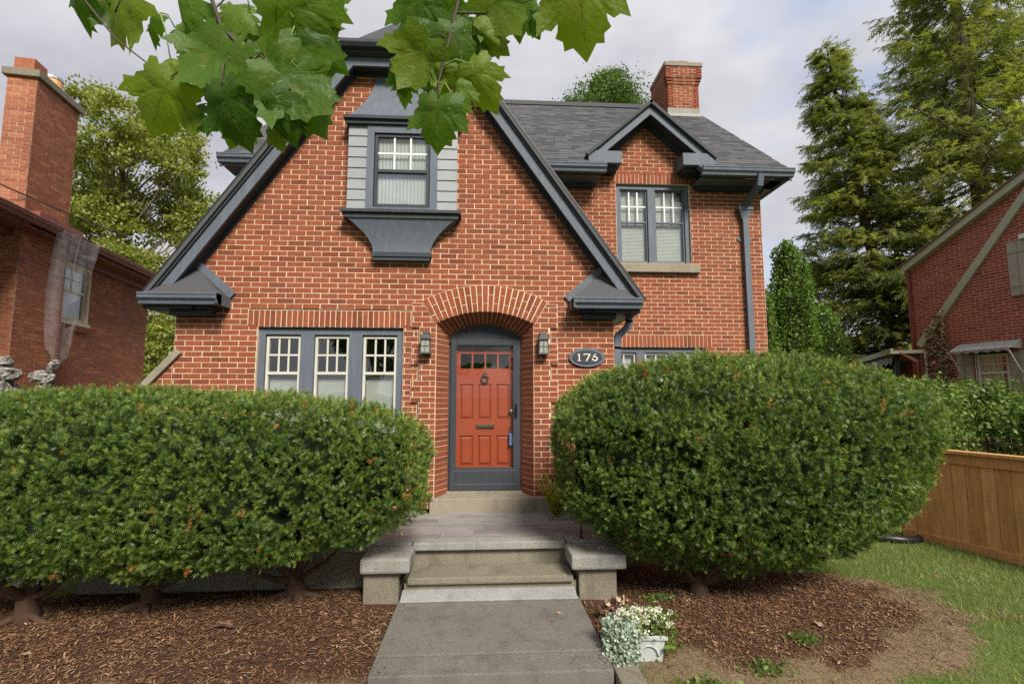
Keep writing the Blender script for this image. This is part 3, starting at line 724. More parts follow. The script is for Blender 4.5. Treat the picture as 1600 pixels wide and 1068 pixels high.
# ------------------------------------------------------------------ windows
def bar(name, x0, x1, y0, y1, z0, z1, mat, parent): b = MB(); b.box(x0, x1, y0, y1, z0, z1); return b.build(name, mat, parent)
def sash_window(parent, x0, x1, z0, z1, y, split, cols, rows, fm, mm, fw=.032, blind=None, name='window'):
    """double hung window: x0..x1, z0..z1 outer edge of the sashes; split = height of the meeting rail"""
    b = MB(); b.box(x0, x0+fw, y, y+.05, z0, z1); b.box(x1-fw, x1, y, y+.05, z0, z1); b.box(x0+fw, x1-fw, y, y+.05, z1-fw, z1); b.box(x0+fw, x1-fw, y, y+.05, z0, z0+fw*1.4)
    b.box(x0+fw, x1-fw, y-.006, y+.045, split-fw*.55, split+fw*.55)
    wdw = b.build(name, fm, parent)
    for (a, c) in ((z0+fw, split-fw*.5), (split+fw*.5, z1-fw)):
        q = MB(); q.quad((x0+fw*.8, y+.024, a-.004), (x1-fw*.8, y+.024, a-.004), (x1-fw*.8, y+.024, c+.004), (x0+fw*.8, y+.024, c+.004)); q.build('pane', M['glass'], wdw, fix=False)
    a, c = split+fw*.5, z1-fw; t_ = .011
    for i in range(1, cols): xx = x0+fw+(x1-x0-2*fw)*i/cols; bar('muntin', xx-t_, xx+t_, y+.010, y+.020, a, c, mm, wdw)
    for i in range(1, rows): zz = a+(c-a)*i/rows; bar('muntin', x0+fw, x1-fw, y+.008, y+.018, zz-t_, zz+t_, mm, wdw)
    if blind:
        b = MB(); zz = z0+.02; top = blind
        while zz < top:
            b.add([(x0+.03, y+.072, zz), (x1-.03, y+.072, zz), (x1-.03, y+.080, zz+.0255), (x0+.03, y+.080, zz+.0255)], [(0, 1, 2, 3)]); zz += .024
        stuff(b.build('blind', M['blind'], wdw, fix=False))
    return wdw
def jambs(x0, x1, z0, z1, y, fw, mull, mat, sill=True, dp=.10):
    bar('window_head', x0, x1, y, y+dp, z1-fw, z1, mat, H)
    bar('window_jamb', x0, x0+fw, y, y+dp, z0, z1-fw, mat, H); bar('window_jamb', x1-fw, x1, y, y+dp, z0, z1-fw, mat, H)
    for (a, c) in mull: bar('window_mullion', a, c, y-.004, y+dp, z0, z1-fw, mat, H)
# triple window
jambs(W3[0]+.004, W3[1]-.004, W3[2], W3[3]-.012, .045, .075, ((-2.315, -2.125), (-1.56, -1.37)), M['slate'])
for x0, x1 in ((-2.60, -2.325), (-2.115, -1.57), (-1.36, -1.055)): pass
cols3 = ((-2.615, -2.325), (-2.115, -1.57), (-1.36, -1.045))
ww = (W3[1]-.004-.075-(W3[0]+.004+.075)-2*.16)/3; x = W3[0]+.079
for o in [o for o in H.children if o.name.startswith('window_mullion')]: bpy.data.objects.remove(o)
for i in range(3):
    sash_window(H, x+.006, x+ww-.006, W3[2]+.04, W3[3]-.10, .075, W3[3]-.10-.455, 3, 2, M['white'], M['white'], .03, blind=W3[3]-.57)
    if i < 2: bar('window_mullion', x+ww, x+ww+.16, .042, .145, W3[2], W3[3]-.087, M['slate'], H)
    x += ww+.16
bar('dim_backdrop', W3[0]-.1, W3[1]+.1, .55, .56, W3[2]-.2, W3[3]+.2, M['dark_room'], H)
# upper right pair
jambs(UW[0]+.004, UW[1]-.004, UW[2], UW[3]-.01, MY+.045, .07, ((2.745, 2.865),), M['slate'])
sash_window(H, UW[0]+.078, 2.742, UW[2]+.05, UW[3]-.084, MY+.075, 4.665, 3, 2, M['slate'], M['offwhite'], .022, blind=5.2)
sash_window(H, 2.868, UW[1]-.078, UW[2]+.05, UW[3]-.084, MY+.075, 4.665, 3, 2, M['slate'], M['offwhite'], .022, blind=5.2)
bar('dim_backdrop', UW[0]-.1, UW[1]+.1, MY+.5, MY+.51, UW[2]-.2, UW[3]+.1, M['dark_room'], H)
b = MB(); b.box(UW[0]-.01, 3.55, MY-.085, MY+.1, 3.79, 3.928); b.build('window_sill', M['limestone'], H, bevel=.01)
# lower right triple
jambs(LW[0]+.004, LW[1]-.004, LW[2], LW[3]-.01, MY+.045, .07, (), M['slate']); x = LW[0]+.078; ww = (LW[1]-LW[0]-.156-.28)/3
for i in range(3):
    sash_window(H, x+.004, x+ww-.004, LW[2]+.03, LW[3]-.084, MY+.075, 2.05, 2, 2, M['white'], M['white'], .028, blind=2.4)
    if i < 2: bar('window_mullion', x+ww, x+ww+.14, MY+.042, MY+.145, LW[2], LW[3]-.082, M['slate'], H)
    x += ww+.14
bar('dim_backdrop', LW[0]-.1, LW[1]+.1, MY+.5, MY+.51, LW[2]-.2, LW[3]+.1, M['dark_room'], H)

# ------------------------------------------------------------------ oriel window in the gable
OR = link('oriel', None, None, H)
ox0, ox1, oc = -1.662, -.318, -.99
b = MB(); b.box(ox0+.01, -1.36, -.135, .0, 4.0, 5.2); b.box(-.64, ox1-.01, -.135, 0, 4.0, 5.2); b.box(-1.36, -.64, -.12, 0, 5.05, 5.2); b.build('oriel_frame', M['siding'], OR)
for (a, c) in ((ox0, -1.432), (-.566, ox1)):
    for i in range(8):
        z0 = 4.045+i*.137; b = MB(); b.prism([(-.155, z0), (-.135, z0), (-.135, z0+.135), (-.143, z0+.135)], 'x', a, c); b.build('siding_plank', M['siding'], OR)
bar('casing', -1.430, -1.345, -.168, -.10, 4.04, 5.14, M['slate'], OR); bar('casing', -.653, -.568, -.168, -.10, 4.04, 5.14, M['slate'], OR)
bar('casing', -1.345, -.653, -.168, -.10, 5.045, 5.14, M['slate'], OR); bar('casing', -1.345, -.653, -.172, -.10, 4.04, 4.085, M['slate'], OR)
ow = sash_window(OR, -1.335, -.663, 4.09, 5.035, -.145, 4.56, 3, 2, M['slate_dark'], M['offwhite'], .034)
b = MB(); b.add([(-1.33+.665*i/30, -.085+.012*(i % 2), z) for i in range(31) for z in (4.1, 5.03)], [(2*i, 2*i+2, 2*i+3, 2*i+1) for i in range(30)]); b.build('curtain', M['blind'], ow, fix=False)
bar('dim_backdrop', -1.345, -.655, .30, .31, 4.0, 5.1, M['dark_room'], OR)
b = MB(); b.box(ox0-.03, ox1+.03, -.20, 0, 5.145, 5.195); b.box(ox0-.055, ox1+.055, -.235, 0, 5.195, 5.235); b.build('cornice', M['slate_dark'], OR)
b = MB(); b.box(ox0-.05, ox1+.05, -.235, 0, 4.005, 4.042); b.box(ox0-.02, ox1+.02, -.20, 0, 3.945, 4.005); b.build('shelf_molding', M['slate_dark'], OR)
def flare(name, secs, mat):
    b = MB()
    for i in range(len(secs)-1):
        (z0, h0, y0), (z1, h1, y1) = secs[i], secs[i+1]
        A = [(oc-h0, 0, z0), (oc-h0, y0, z0), (oc+h0, y0, z0), (oc+h0, 0, z0)]; B_ = [(oc-h1, 0, z1), (oc-h1, y1, z1), (oc+h1, y1, z1), (oc+h1, 0, z1)]
        for j in range(3): b.quad(A[j], A[j+1], B_[j+1], B_[j])
    return b.build(name, mat, OR)
def curve(a, c, n, pw): return [a+(c-a)*(i/n)**pw for i in range(n+1)]
n = 10
flare('corbel', [(3.945-.40*(i/n), .66-(.66-.35)*math.sin(math.pi/2*i/n)**.9, -.185+.10*math.sin(math.pi/2*i/n)) for i in range(n+1)], M['slate'])
b = MB(); b.box(oc-.36, oc+.36, -.11, 0, 3.49, 3.545); b.box(oc-.345, oc+.345, -.095, 0, 3.445, 3.49); b.build('corbel_molding', M['slate_dark'], OR)
flare('hood', [(5.235+.64*(i/n), .675-(.675-.40)*math.sin(math.pi/2*i/n)**.85, -.215+.2*math.sin(math.pi/2*i/n)**.9) for i in range(n+1)], M['slate'])

# ------------------------------------------------------------------ front door
b = MB(); pts = [(p.x, p.z) for p in (arc2(-1+2*i/16) for i in range(17))]
b.prism([(DC-.462, 2.44), *pts, (DC+.462, 2.44)], 'y', .262, .31); b.build('arched_head', M['slate_dark'], H)
for x0, x1 in ((DC-.470, -.395), (.500, DC+.470)): bar('door_jamb', x0, x1, .262, .36, .595, 2.47, M['slate_dark'], H)
bar('door_sill', -.43, .52, .23, .42, .592, .622, M['limestone'], H)
b = MB(); fx0, fx1 = -.392, .497
b.box(fx0, -.318, .235, .268, .625, 2.515); b.box(.402, fx1, .235, .268, .625, 2.515); b.box(-.318, .402, .235, .268, 2.44, 2.515); b.box(-.318, .402, .235, .268, .625, .905)
SD = b.build('storm_door', M['slate_dark'], H, bevel=.004)
b = MB(); b.box(-.345, .43, .2315, .2352, .70, .708); b.box(-.345, .43, .2315, .2352, .865, .873); b.build('kick_molding', M['slate'], SD)
b = MB(); b.quad((-.322, .252, .90), (.406, .252, .90), (.406, .252, 2.445), (-.322, .252, 2.445)); b.build('glass_pane', M['door_glass'], SD, fix=False)
b = MB(); b.box(.425, .455, .222, .236, 1.52, 1.70); b.tube([(.44, .224, 1.55), (.44, .19, 1.56), (.44, .19, 1.66), (.44, .224, 1.68)], .008, 6); b.build('door_pull', M['black'], SD)
dx0, dx1, dz0, dz1 = -.36, .445, .622, 2.50
b = MB(); cols = ((-.275, -.105), (-.045, .125), (.190, .360)); rws = ((.915, 1.295), (1.495, 1.945))
b.box(dx0, dx1, .345, .375, dz0, 2.12)
xs = [dx0, -.275, -.105, -.045, .125, .190, .360, dx1]
for i in range(0, 8, 2): b.box(xs[i], xs[i+1], .325, .345, dz0, 2.12)
for (a, c) in cols:
    for z0, z1 in ((dz0, .915), (1.295, 1.495), (1.945, 2.12)): b.box(a, c, .325, .345, z0, z1)
px = [-.268, -.105, -.098, .045, .052, .195, .202, .352]
pv = [(-.270, -.128), (-.106, .036), (.058, .200), (.222, .358)]
b.box(dx0, pv[0][0], .325, .375, 2.12, dz1); b.box(pv[-1][1], dx1, .325, .375, 2.12, dz1)
for i in range(3): b.box(pv[i][1], pv[i+1][0], .325, .375, 2.12, dz1)
for (a, c) in pv: b.box(a, c, .325, .375, 2.12, 2.145); b.box(a, c, .325, .375, 2.335, 2.365); b.box(a, c, .325, .375, 2.47, dz1)
DO = b.build('door', M['door'], H)
for (a, c) in cols:
    for z0, z1 in rws:
        b = MB(); i_ = .012; e = .034; y0, y1 = .344, .328
        P0 = [(a+i_, y0, z0+i_), (c-i_, y0, z0+i_), (c-i_, y0, z1-i_), (a+i_, y0, z1-i_)]; P1 = [(a+e, y1, z0+e+.01), (c-e, y1, z0+e+.01), (c-e, y1, z1-e), (a+e, y1, z1-e)]
        b.add(P0+P1, [(4, 5, 6, 7), (0, 1, 5, 4), (1, 2, 6, 5), (2, 3, 7, 6), (3, 0, 4, 7)]); b.build('panel', M['door'], DO, fix=False)
for (a, c) in pv:
    for z0, z1 in ((2.145, 2.335), (2.365, 2.47)): b = MB(); b.quad((a, .345, z0), (c, .345, z0), (c, .345, z1), (a, .345, z1)); b.build('pane', M['door_glass'], DO, fix=False)
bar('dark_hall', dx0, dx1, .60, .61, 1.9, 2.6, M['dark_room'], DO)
b = MB(); b.box(-.068, .165, .315, .326, 1.378, 1.434); b.box(-.045, .142, .310, .316, 1.393, 1.419); b.build('mail_slot', M['brass'], DO, bevel=.004)
b = MB(); b.lathe([(.034, 0), (.034, .012), (.018, .028)], (0, 0, 0), 14); kn = b.build('door_knocker', M['brass'], DO); kn.matrix_local = Matrix.Translation((.042, .325, 2.062)) @ Matrix.Rotation(R(90), 4, 'X')
ring_ = MB(); ring_.tube([(.042+.042*math.sin(2*math.pi*i/18), .300, 2.015+.046*math.cos(2*math.pi*i/18)) for i in range(19)], .011, 8); ring_.build('knocker_ring', M['brass'], DO, True)
b = MB(); b.lathe([(.02, 0), (.028, .02), (.024, .045), (.008, .055)], (0, 0, 0), 12); kn = b.build('door_knob', M['steel'], DO); kn.matrix_local = Matrix.Translation((.385, .325, 1.60)) @ Matrix.Rotation(R(90), 4, 'X')
# blue lock box on the storm door handle
t = thing('lock_box', 'small blue key lock box hanging from the front door handle', 'lock box', (.385, .30, 1.17))
b = MB(); b.box(-.03, .03, -.02, .02, 0, .15); b.build('box', M['bluebox'], t, bevel=.006)
b = MB(); b.tube([(-.02, 0, .148), (-.02, 0, .24), (-.012, 0, .262), (.012, 0, .262), (.02, 0, .24), (.02, 0, .148)], .005, 6); b.build('shackle', M['steel'], t)
b = MB(); b.box(-.014, .014, -.023, -.0195, .05, .11); b.build('dial', M['steel'], t)

# ------------------------------------------------------------------ lanterns, number plaque, downspouts
def lantern(x, label):
    t = thing('wall_lantern', label, 'lantern', (x, -.048, 2.30), 0, 'lanterns either side of the front door')
    b = MB(); b.box(-.045, .045, -.012, .012, .0, .27); b.build('back_plate', M['lantern'], t, bevel=.004)
    b = MB()
    def frus(z0, w0, d0, z1, w1, d1, mb, fc=-.012):
        A = [(-w0, fc, z0), (-w0, fc-d0, z0), (w0, fc-d0, z0), (w0, fc, z0)]; B_ = [(-w1, fc, z1), (-w1, fc-d1, z1), (w1, fc-d1, z1), (w1, fc, z1)]
        mb.add(A+B_, [(0, 3, 2, 1), (4, 5, 6, 7), (0, 1, 5, 4), (1, 2, 6, 5), (2, 3, 7, 6), (3, 0, 4, 7)])
    frus(.18, .060, .105, .25, .034, .06, b); frus(.172, .064, .112, .182, .064, .112, b); frus(.25, .040, .07, .262, .036, .065, b); b.build('cap', M['lantern'], t)
    b = MB(); frus(.012, .056, .098, .172, .050, .09, b); b.build('glass', M['lamp_glass'], t)
    b = MB(); frus(-.004, .066, .112, .014, .064, .110, b)
    for sx in (-1, 1): b.tube([(sx*.057, -.112, .01), (sx*.051, -.104, .175)], .006, 6); b.tube([(sx*.057, -.018, .01), (sx*.051, -.018, .175)], .006, 6)
    b.tube([(0, -.113, .01), (0, -.105, .175)], .0035, 6); b.tube([(-.056, -.110, .09), (.056, -.110, .09)], .0035, 6); b.build('frame', M['lantern'], t)
    b = MB(); b.tube([(0, -.06, .262), (0, -.06, .278)], .008, 8); b.build('finial', M['lantern'], t)
lantern(-.675, 'grey iron wall lantern with seeded glass left of the front door')
lantern(.752, 'grey iron wall lantern with seeded glass right of the front door')
t = thing('number_plaque', 'oval grey house number plaque reading 176 beside the door', 'number sign', (1.305, -.012, 2.268))
def oval(rx, rz_, y0, y1, name, mat, n=40):
    b = MB(); b.prism([(rx*math.cos(2*math.pi*i/n), rz_*math.sin(2*math.pi*i/n)) for i in range(n)], 'y', y0, y1); return b.build(name, mat, t)
oval(.222, .116, -.022, -.0, 'rim', M['lantern_rim'] if 'lantern_rim' in M else M['slate'])
oval(.190, .088, -.0235, -.0215, 'inner_line', M['lantern']); oval(.183, .082, -.030, -.0225, 'face', M['brass_dark'] if 'brass_dark' in M else M['slate_dark'])
M['numeral'] = plain('pale_numeral_paint', (.62, .60, .52), (.68, .66, .58), 10, .5, .05, 30)
def numerals():
    s_ = .0056; yy0, yy1 = -.0355, -.0302
    def add(polys, name='numeral'):
        b = MB()
        for p in polys: b.prism([(x*s_, z*s_) for x, z in p], 'y', yy0, yy1)
        b.build(name, M['numeral'], t)
    add([[(-19.2, -7), (-16.8, -7), (-16.8, 8), (-19.2, 8)], [(-22, -8), (-14, -8), (-14, -6.9), (-22, -6.9)], [(-21.5, 5.2), (-19.15, 7.9), (-19.15, 6), (-21.5, 4)]])
    add([[(-8, 6.2), (7, 6.2), (7, 8), (-8, 8)], [(4.3, 6.15), (7, 6.15), (-1, -8), (-3.6, -8)], [(-8, 4), (-6.9, 4), (-6.9, 6.15), (-8, 6.15)]])
    ring6 = []
    n = 20; cx, cz, ro, ri = 17, -2.6, 5.9, 3.7
    for i in range(n):
        a0, a1 = 2*math.pi*i/n, 2*math.pi*(i+1)/n
        ring6.append([(cx+1.12*ro*math.cos(a0), cz+.92*ro*math.sin(a0)), (cx+1.12*ro*math.cos(a1), cz+.92*ro*math.sin(a1)), (cx+1.12*ri*math.cos(a1), cz+.86*ri*math.sin(a1)), (cx+1.12*ri*math.cos(a0), cz+.86*ri*math.sin(a0))])
    ring6 += [[(10.4, -2.5), (12.9, -1.9), (15.4, 3.6), (12.7, 2.6)], [(12.7, 2.6), (15.4, 3.6), (20.5, 8), (17.4, 8)]]
    add(ring6)
numerals()
def downspout(pts, w_, parent, mat, name='downspout'):
    b = MB()
    for i in range(len(pts)-1):
        a, c = Vector(pts[i]), Vector(pts[i+1]); d = (c-a).normalized(); x_ = Vector((1, 0, 0)) if abs(d.x) < .9 else Vector((0, 0, 1)); y_ = d.cross(x_).normalized(); x_ = y_.cross(d).normalized()
        a -= d*w_*.2; c += d*w_*.2
        vs = [q+x_*sx*w_*.55+y_*sy*w_*.42 for q in (a, c) for sx, sy in ((-1, -1), (1, -1), (1, 1), (-1, 1))]
        b.add(vs, [(0, 1, 2, 3), (7, 6, 5, 4), (0, 4, 5, 1), (1, 5, 6, 2), (2, 6, 7, 3), (3, 7, 4, 0)])
    return b.build(name, mat, parent)
dsp = downspout([(4.40, 1.25, 5.29), (4.40, 1.30, 5.14), (4.345, 1.66, 4.93), (4.345, 1.69, 4.80)], .085, H, M['slate'])
b = MB()
for z0, w0, z1, w1 in ((4.86, .125, 4.91, .125), (4.70, .055, 4.86, .10)): b.add([(4.345+sx*w_, 1.69+sy*w_*.5, z) for z, w_ in ((z0, w0), (z1, w1)) for sx, sy in ((-1, -1), (1, -1), (1, 1), (-1, 1))], [(0, 1, 2, 3), (7, 6, 5, 4), (0, 4, 5, 1), (1, 5, 6, 2), (2, 6, 7, 3), (3, 7, 4, 0)])
b.build('leader_head', M['slate'], dsp)
downspout([(4.345, 1.69, 4.70), (4.355, 1.695, 2.5), (4.36, 1.695, .3)], .085, H, M['slate'])
for z in (4.38, 2.2):
    b = MB(); b.prism([(4.345-.13, z), (4.345-.06, z+.05), (4.345+.06, z+.05), (4.345+.13, z), (4.345+.06, z-.05), (4.345-.06, z-.05)], 'y', 1.73, 1.738); b.build('strap', M['slate'], H)
downspout([(1.88, .08, 2.85), (1.88, .08, 2.74), (1.86, .08, 2.67), (1.725, .09, 2.54), (1.715, .09, 2.40), (1.715, .09, .2)], .075, H, M['slate'])
# ------------------------------------------------------------------ neighbour on the left
LA = math.atan2(.99, -.139); LO = Vector((-7.835, 2.372, 0))
NL = thing('brick_house', 'brown brick neighbouring house on the left with tall chimney and rust red eaves', 'house', LO, LA)
BL = Bricks(NL, M['brick_left'], M['mortar_left'])
def leftw(z0, z1):
    zm = (z0+z1)/2; s_ = [(-4.2, 4.78)]
    return cut(s_, [(1.30, 2.34)]) if 3.19 < zm < 4.40 else s_
BL.wall((0, 0, 0), (1, 0, 0), .9, 4.62, leftw, depth=.016)
# chimney breast and stack: local x along the wall, -y outwards
BL.wall((0, -.22, 0), (1, 0, 0), .9, 4.62, lambda a, c: [(0, 1.17)], depth=.016, off0=.3)
BL.wall((0, 0.0, 0), (0, -1, 0), .9, 4.62, lambda a, c: [(0, .22)], depth=.016)
BL.wall((1.17, -.22, 0), (0, 1, 0), .9, 4.62, lambda a, c: [(0, .22)], depth=.016)
BL.wall((0, -.22, 0), (1, 0, 0), 4.62, 7.2, lambda a, c: [(0, 1.12)], depth=.016, off0=.3)
BL.wall((0, .22, 0), (0, -1, 0), 4.62, 7.2, lambda a, c: [(0, .44)], depth=.016)
BL.wall((1.12, -.22, 0), (0, 1, 0), 4.62, 7.2, lambda a, c: [(0, .44)], depth=.016)
BL.flush(300, lambda x, y: y < 596 and x < 1600)
b = MB(); b.box(-4.2, 4.76, .12, 6.5, -.1, 4.6); b.box(-4.2, 4.77, .005, .12, -.1, .9); b.build('rear_wall', M['brick_left'], NL)
b = MB(); b.box(-.06, 1.18, -.28, .28, 7.2, 7.33); b.build('chimney_cap', M['concrete'], NL, bevel=.015)
b = MB(); b.box(.02, .33, -.14, .16, 7.33, 7.56); b.build('flue', M['brick_left'], NL); b = MB(); b.lathe([(.14, 0), (.14, .24), (.12, .25)], (.72, 0, 7.33), 14); b.build('flue', M['rust_clay'] if 'rust_clay' in M else M['cedar'], NL)
b = MB(); b.lathe([(.15, 0), (.15, .05), (.10, .07)], (.72, 0, 7.58), 14); b.build('flue_cap', M['steel'], NL)
# eave, gutter and hipped roof
b = MB(); slab(b, [(-4.6, -.45, 4.72), (5.15, -.45, 4.72), (2.2, 2.9, 6.35), (-4.6, 2.9, 6.35)], .06); slab(b, [(5.15, -.45, 4.72), (5.15, 6.6, 4.72), (2.2, 2.9, 6.35)], .06); rl = b.build('roof', M['shingle_brown'], NL)
jm = MB(); sd_ = Vector((0, 3.35, 1.63)).normalized(); sn_ = Vector((0, -1.63, 3.35)).normalized(); s = 0
while s < 3.7:
    y_ = -.45+s*sd_.y; xe = 5.15-(y_+.45)*2.95/3.35; x = 1.2-(s % .37)
    while x < xe:
        w_ = random.choice((.2, .25, .3)); p = Vector((x, -.45, 4.72))+sd_*s+sn_*.004; c = min(x+w_, xe)-x-.006; q = sd_*.18; e = sn_*.012
        if c > .03 and not (x < 1.2 and y_ < .25): jm.add([p+e, p+Vector((c, 0, 0))+e, p+Vector((c, 0, 0))+q, p+q, p, p+Vector((c, 0, 0))], [(0, 1, 2, 3), (4, 5, 1, 0)], 0, random.uniform(.01, .99))
        x += w_
    s += .14
stuff(jm.build('shingle_field', M['shingle_brown'], rl, fix=False))
b = MB(); b.prism([(-.45+p[0], 4.60+p[1]) for p in GP], 'x', -4.6, 5.15); b.build('gutter', M['rust'], NL)
b = MB(); b.box(-4.6, 5.1, -.42, 0.0, 4.545, 4.585); b.build('soffit', M['rust'], NL); b = MB(); b.box(-4.6, 4.80, -.10, 0, 4.42, 4.545); b.build('frieze_board', M['rust'], NL)
b = MB(); b.box(-.02, 1.14, -.47, -.24, 4.64, 4.86); b.build('flashing', M['rust'], NL)
b = MB(); b.box(1.55, 1.95, -.32, -.15, 4.538, 4.5445); b.build('soffit_vent', M['offwhite'], NL)
wl = sash_window(NL, 1.37, 2.27, 3.26, 4.34, .02, 3.86, 2, 2, M['tan'], M['tan'], .05, blind=4.3)
b = MB(); b.box(1.30, 1.37, -.02, .08, 3.2, 4.4); b.box(2.27, 2.34, -.02, .08, 3.2, 4.4); b.box(1.37, 2.27, -.02, .08, 4.34, 4.4); b.box(1.28, 2.36, -.06, .08, 3.19, 3.26); b.build('window_casing', M['tan'], NL)
b = MB(); b.box(1.2, 2.4, .112, .118, 3.1, 4.5); b.build('dim_backdrop', M['dark_room'], NL)
um = unit_for(M['brick_left'])
for i in range(17):
    o = bpy.data.objects.new('sill_brick', um); COL.objects.link(o); o.parent = NL; o.matrix_local = Matrix.Translation((1.25+i*.0685, -.055, 3.13)) @ Matrix.Rotation(R(8), 4, 'X') @ Matrix.Diagonal((.058, .06, .10, 1))
# torn netting hanging from the eave by the chimney
NP = [(-.05, .17), (.28, .95), (.62, 1.26), (.95, 1.42)]
def netting():
    top0, top1 = Vector((.25, -.60, 4.70)), Vector((1.28, -.62, 4.67)); nu, nv = 14, 30; vs = []; fs = []
    bot = [(.42, 2.98), (.65, 2.55), (.9, 2.28), (1.15, 2.15), (1.35, 2.25), (1.6, 2.6), (1.85, 3.0)]
    for j in range(nv+1):
        v = j/nv
        for i in range(nu+1):
            u = i/nu; tpt = top0.lerp(top1, u)
            bx = .66+.72*u; bz = 2.15+1.15*abs(u-.42)**1.3*1.6
            x = tpt.x+(bx-tpt.x)*v; z = tpt.z+(bz-tpt.z)*v
            y = tpt.y+.30*v+.05*math.sin(u*11+v*3)+.03*math.sin(u*23)
            vs.append((x-.25*math.sin(v*math.pi)*(1-u)*.2, y, z))
    for j in range(nv):
        for i in range(nu):
            if i > nu*.62 and .52 < j/nv < .72: continue
            k = j*(nu+1)+i; fs.append((k, k+1, k+nu+2, k+nu+1))
    return vs, fs
m = NT('white_netting'); p = m.pos((1, 1, 1))
wv = m.noise(p, 9, 3); tr = m.n('ShaderNodeBsdfTransparent', {}); df = m.n('ShaderNodeBsdfPrincipled', {'Base Color': (.72, .73, .76, 1), 'Roughness': .6}); 
M['net'] = m.finish(m.n('ShaderNodeMixShader', {0: m.ramp(wv, [(.3, (.07,)*3), (.7, (.16,)*3)]), 1: tr.outputs[0], 2: df.outputs[0]}).outputs[0])
vs, fs = netting(); b = MB(); b.add(vs, fs); nt_ = b.build('netting', M['net'], smooth=True, fix=False); nt_.location = LO; nt_.rotation_euler = (0, 0, LA)
tag(nt_, 'torn translucent white netting hanging from the left neighbour eave', 'netting')
# service cable across the chimney
b = MB(); pts = [Vector((-9.3, .6, 6.05)).lerp(Vector((-6.55, 3.4, 4.72)), i/12)-Vector((0, 0, .12*math.sin(math.pi*i/12))) for i in range(13)]; b.tube(pts, .012, 6)
tag(b.build('service_cable', M['black']), 'thin black service cable sagging past the left chimney', 'cable')
# rough stones peeping over the hedge
def rough_stone(pieces, label, loc):
    t = thing('garden_stone', label, 'stone', loc, 0, 'pale rough stones beside the left house')
    for (cx, cy, cz, rx, ry, rz_, tilt) in pieces:
        n, mrows = 14, 9; vs = []; fs = []
        for i in range(mrows+1):
            ph = -math.pi/2+math.pi*i/mrows
            for j in range(n):
                th = 2*math.pi*j/n; d = np.array([math.cos(th)*math.cos(ph), math.sin(th)*math.cos(ph), math.sin(ph)]); d = np.sign(d)*np.abs(d)**.7
                r_ = 1+.26*float(vnoise(d[None]*2+cx*5+cz*3, 1.9, 3)[0]); vs.append(Matrix.Rotation(tilt, 3, 'Y') @ Vector((d[0]*rx*r_, d[1]*ry*r_, d[2]*rz_*r_))+Vector((cx, cy, cz)))
        for i in range(mrows):
            for j in range(n): fs.append((i*n+j, i*n+(j+1) % n, (i+1)*n+(j+1) % n, (i+1)*n+j))
        b = MB(); b.add(vs, fs); b.build('stone_block', M['stone'], t)
m = NT('mottled_field_stone'); p = m.pos(); a = m.noise(p, 7, 5, .65); a2 = m.noise(p, 28, 5, .65)
m.surf(m.mix(m.ramp(a2, [(.42, (0, 0, 0)), (.58, (1, 1, 1))]), m.mix(a, (.06, .058, .05), (.15, .135, .12)), (.34, .32, .29)), .9, m.bump(m.math('ADD', a, a2), .9, .03), .2); M['stone'] = m.mat
rough_stone([(0, 0, 1.3, .16, .16, .72, 0), (.0, 0, 2.07, .15, .14, .09, .1), (-.04, 0, 2.22, .10, .11, .07, -.2)], 'tall pale rough stone stack at the left edge above the hedge', (-5.98, .5, 0))
rough_stone([(0, 0, 1.3, .13, .13, .68, 0), (-.03, 0, 2.03, .12, .11, .08, .3), (.07, 0, 2.16, .04, .06, .09, .35)], 'small mottled rough stone above the hedge by the netting', (-5.52, .55, 0))
# low shed roof seen between the two houses
t = thing('garage', 'low brown shingled garage roof glimpsed between the two houses', 'garage', (-8.1, 11.5, 0))
b = MB(); b.box(-1.2, 1.2, 0, 3, -.1, 2.35); b.build('wall', M['brick_left'], t); b = MB(); slab(b, [(-1.4, -.3, 2.3), (1.4, -.3, 2.3), (1.4, 1.5, 3.0), (-1.4, 1.5, 3.0)], .08); b.build('roof', M['shingle_brown'], t)

# ------------------------------------------------------------------ neighbour on the right
RA = math.atan2(-.976, .217); RO_ = Vector((10.604, 5.567, 0))
NR = thing('brick_house', 'dark red brick neighbouring house on the right with sage trim and grey shutters', 'house', RO_, RA)
BR = Bricks(NR, M['brick_right'], M['mortar_right'])
def rightw(z0, z1):
    zm = (z0+z1)/2; a = max(0, (zm-4.98)/.52); s_ = [(a, 6.5)]
    return cut(s_, [(1.24, 1.86)]) if 1.6 < zm < 2.72 else (cut(s_, [(2.36, 3.2)]) if 3.85 < zm < 5.0 else s_)
BR.wall((0, 0, 0), (1, 0, 0), 1.5, 8.2, rightw, depth=.014)
BR.flush(300, lambda x, y: y < 580 and x > 1415)
b = MB(); b.box(.01, 6.5, .125, 7, -.1, 4.9); b.box(.0, 6.5, .004, .125, -.1, 1.5); b.build('rear_wall', M['brick_right'], NR)
def sloped(name, mat, x0, z0, sl, ln, w_, y0, y1):
    b = MB(); d = Vector((1, sl)).normalized(); n_ = Vector((d.y, -d.x)); A = Vector((x0, z0)); C_ = A+d*ln
    b.prism([tuple(A), tuple(C_), tuple(C_+n_*w_), tuple(A+n_*w_)], 'y', y0, y1); return b.build(name, mat, NR)
sloped('rake_board', M['sage'], -.10, 5.00, .52, 7, .15, -.16, .0); sloped('roof_edge', M['shingle_brown'], -.16, 5.0, .52, 7, .03, -.20, 2)
sloped('gable_trim', M['sage'], .06, 3.05, 1.25, 6, .15, -.07, .0)
b = MB(); b.box(-.04, .03, -.08, .0, 2.9, 4.95); b.build('corner_pipe', M['rust'], NR)
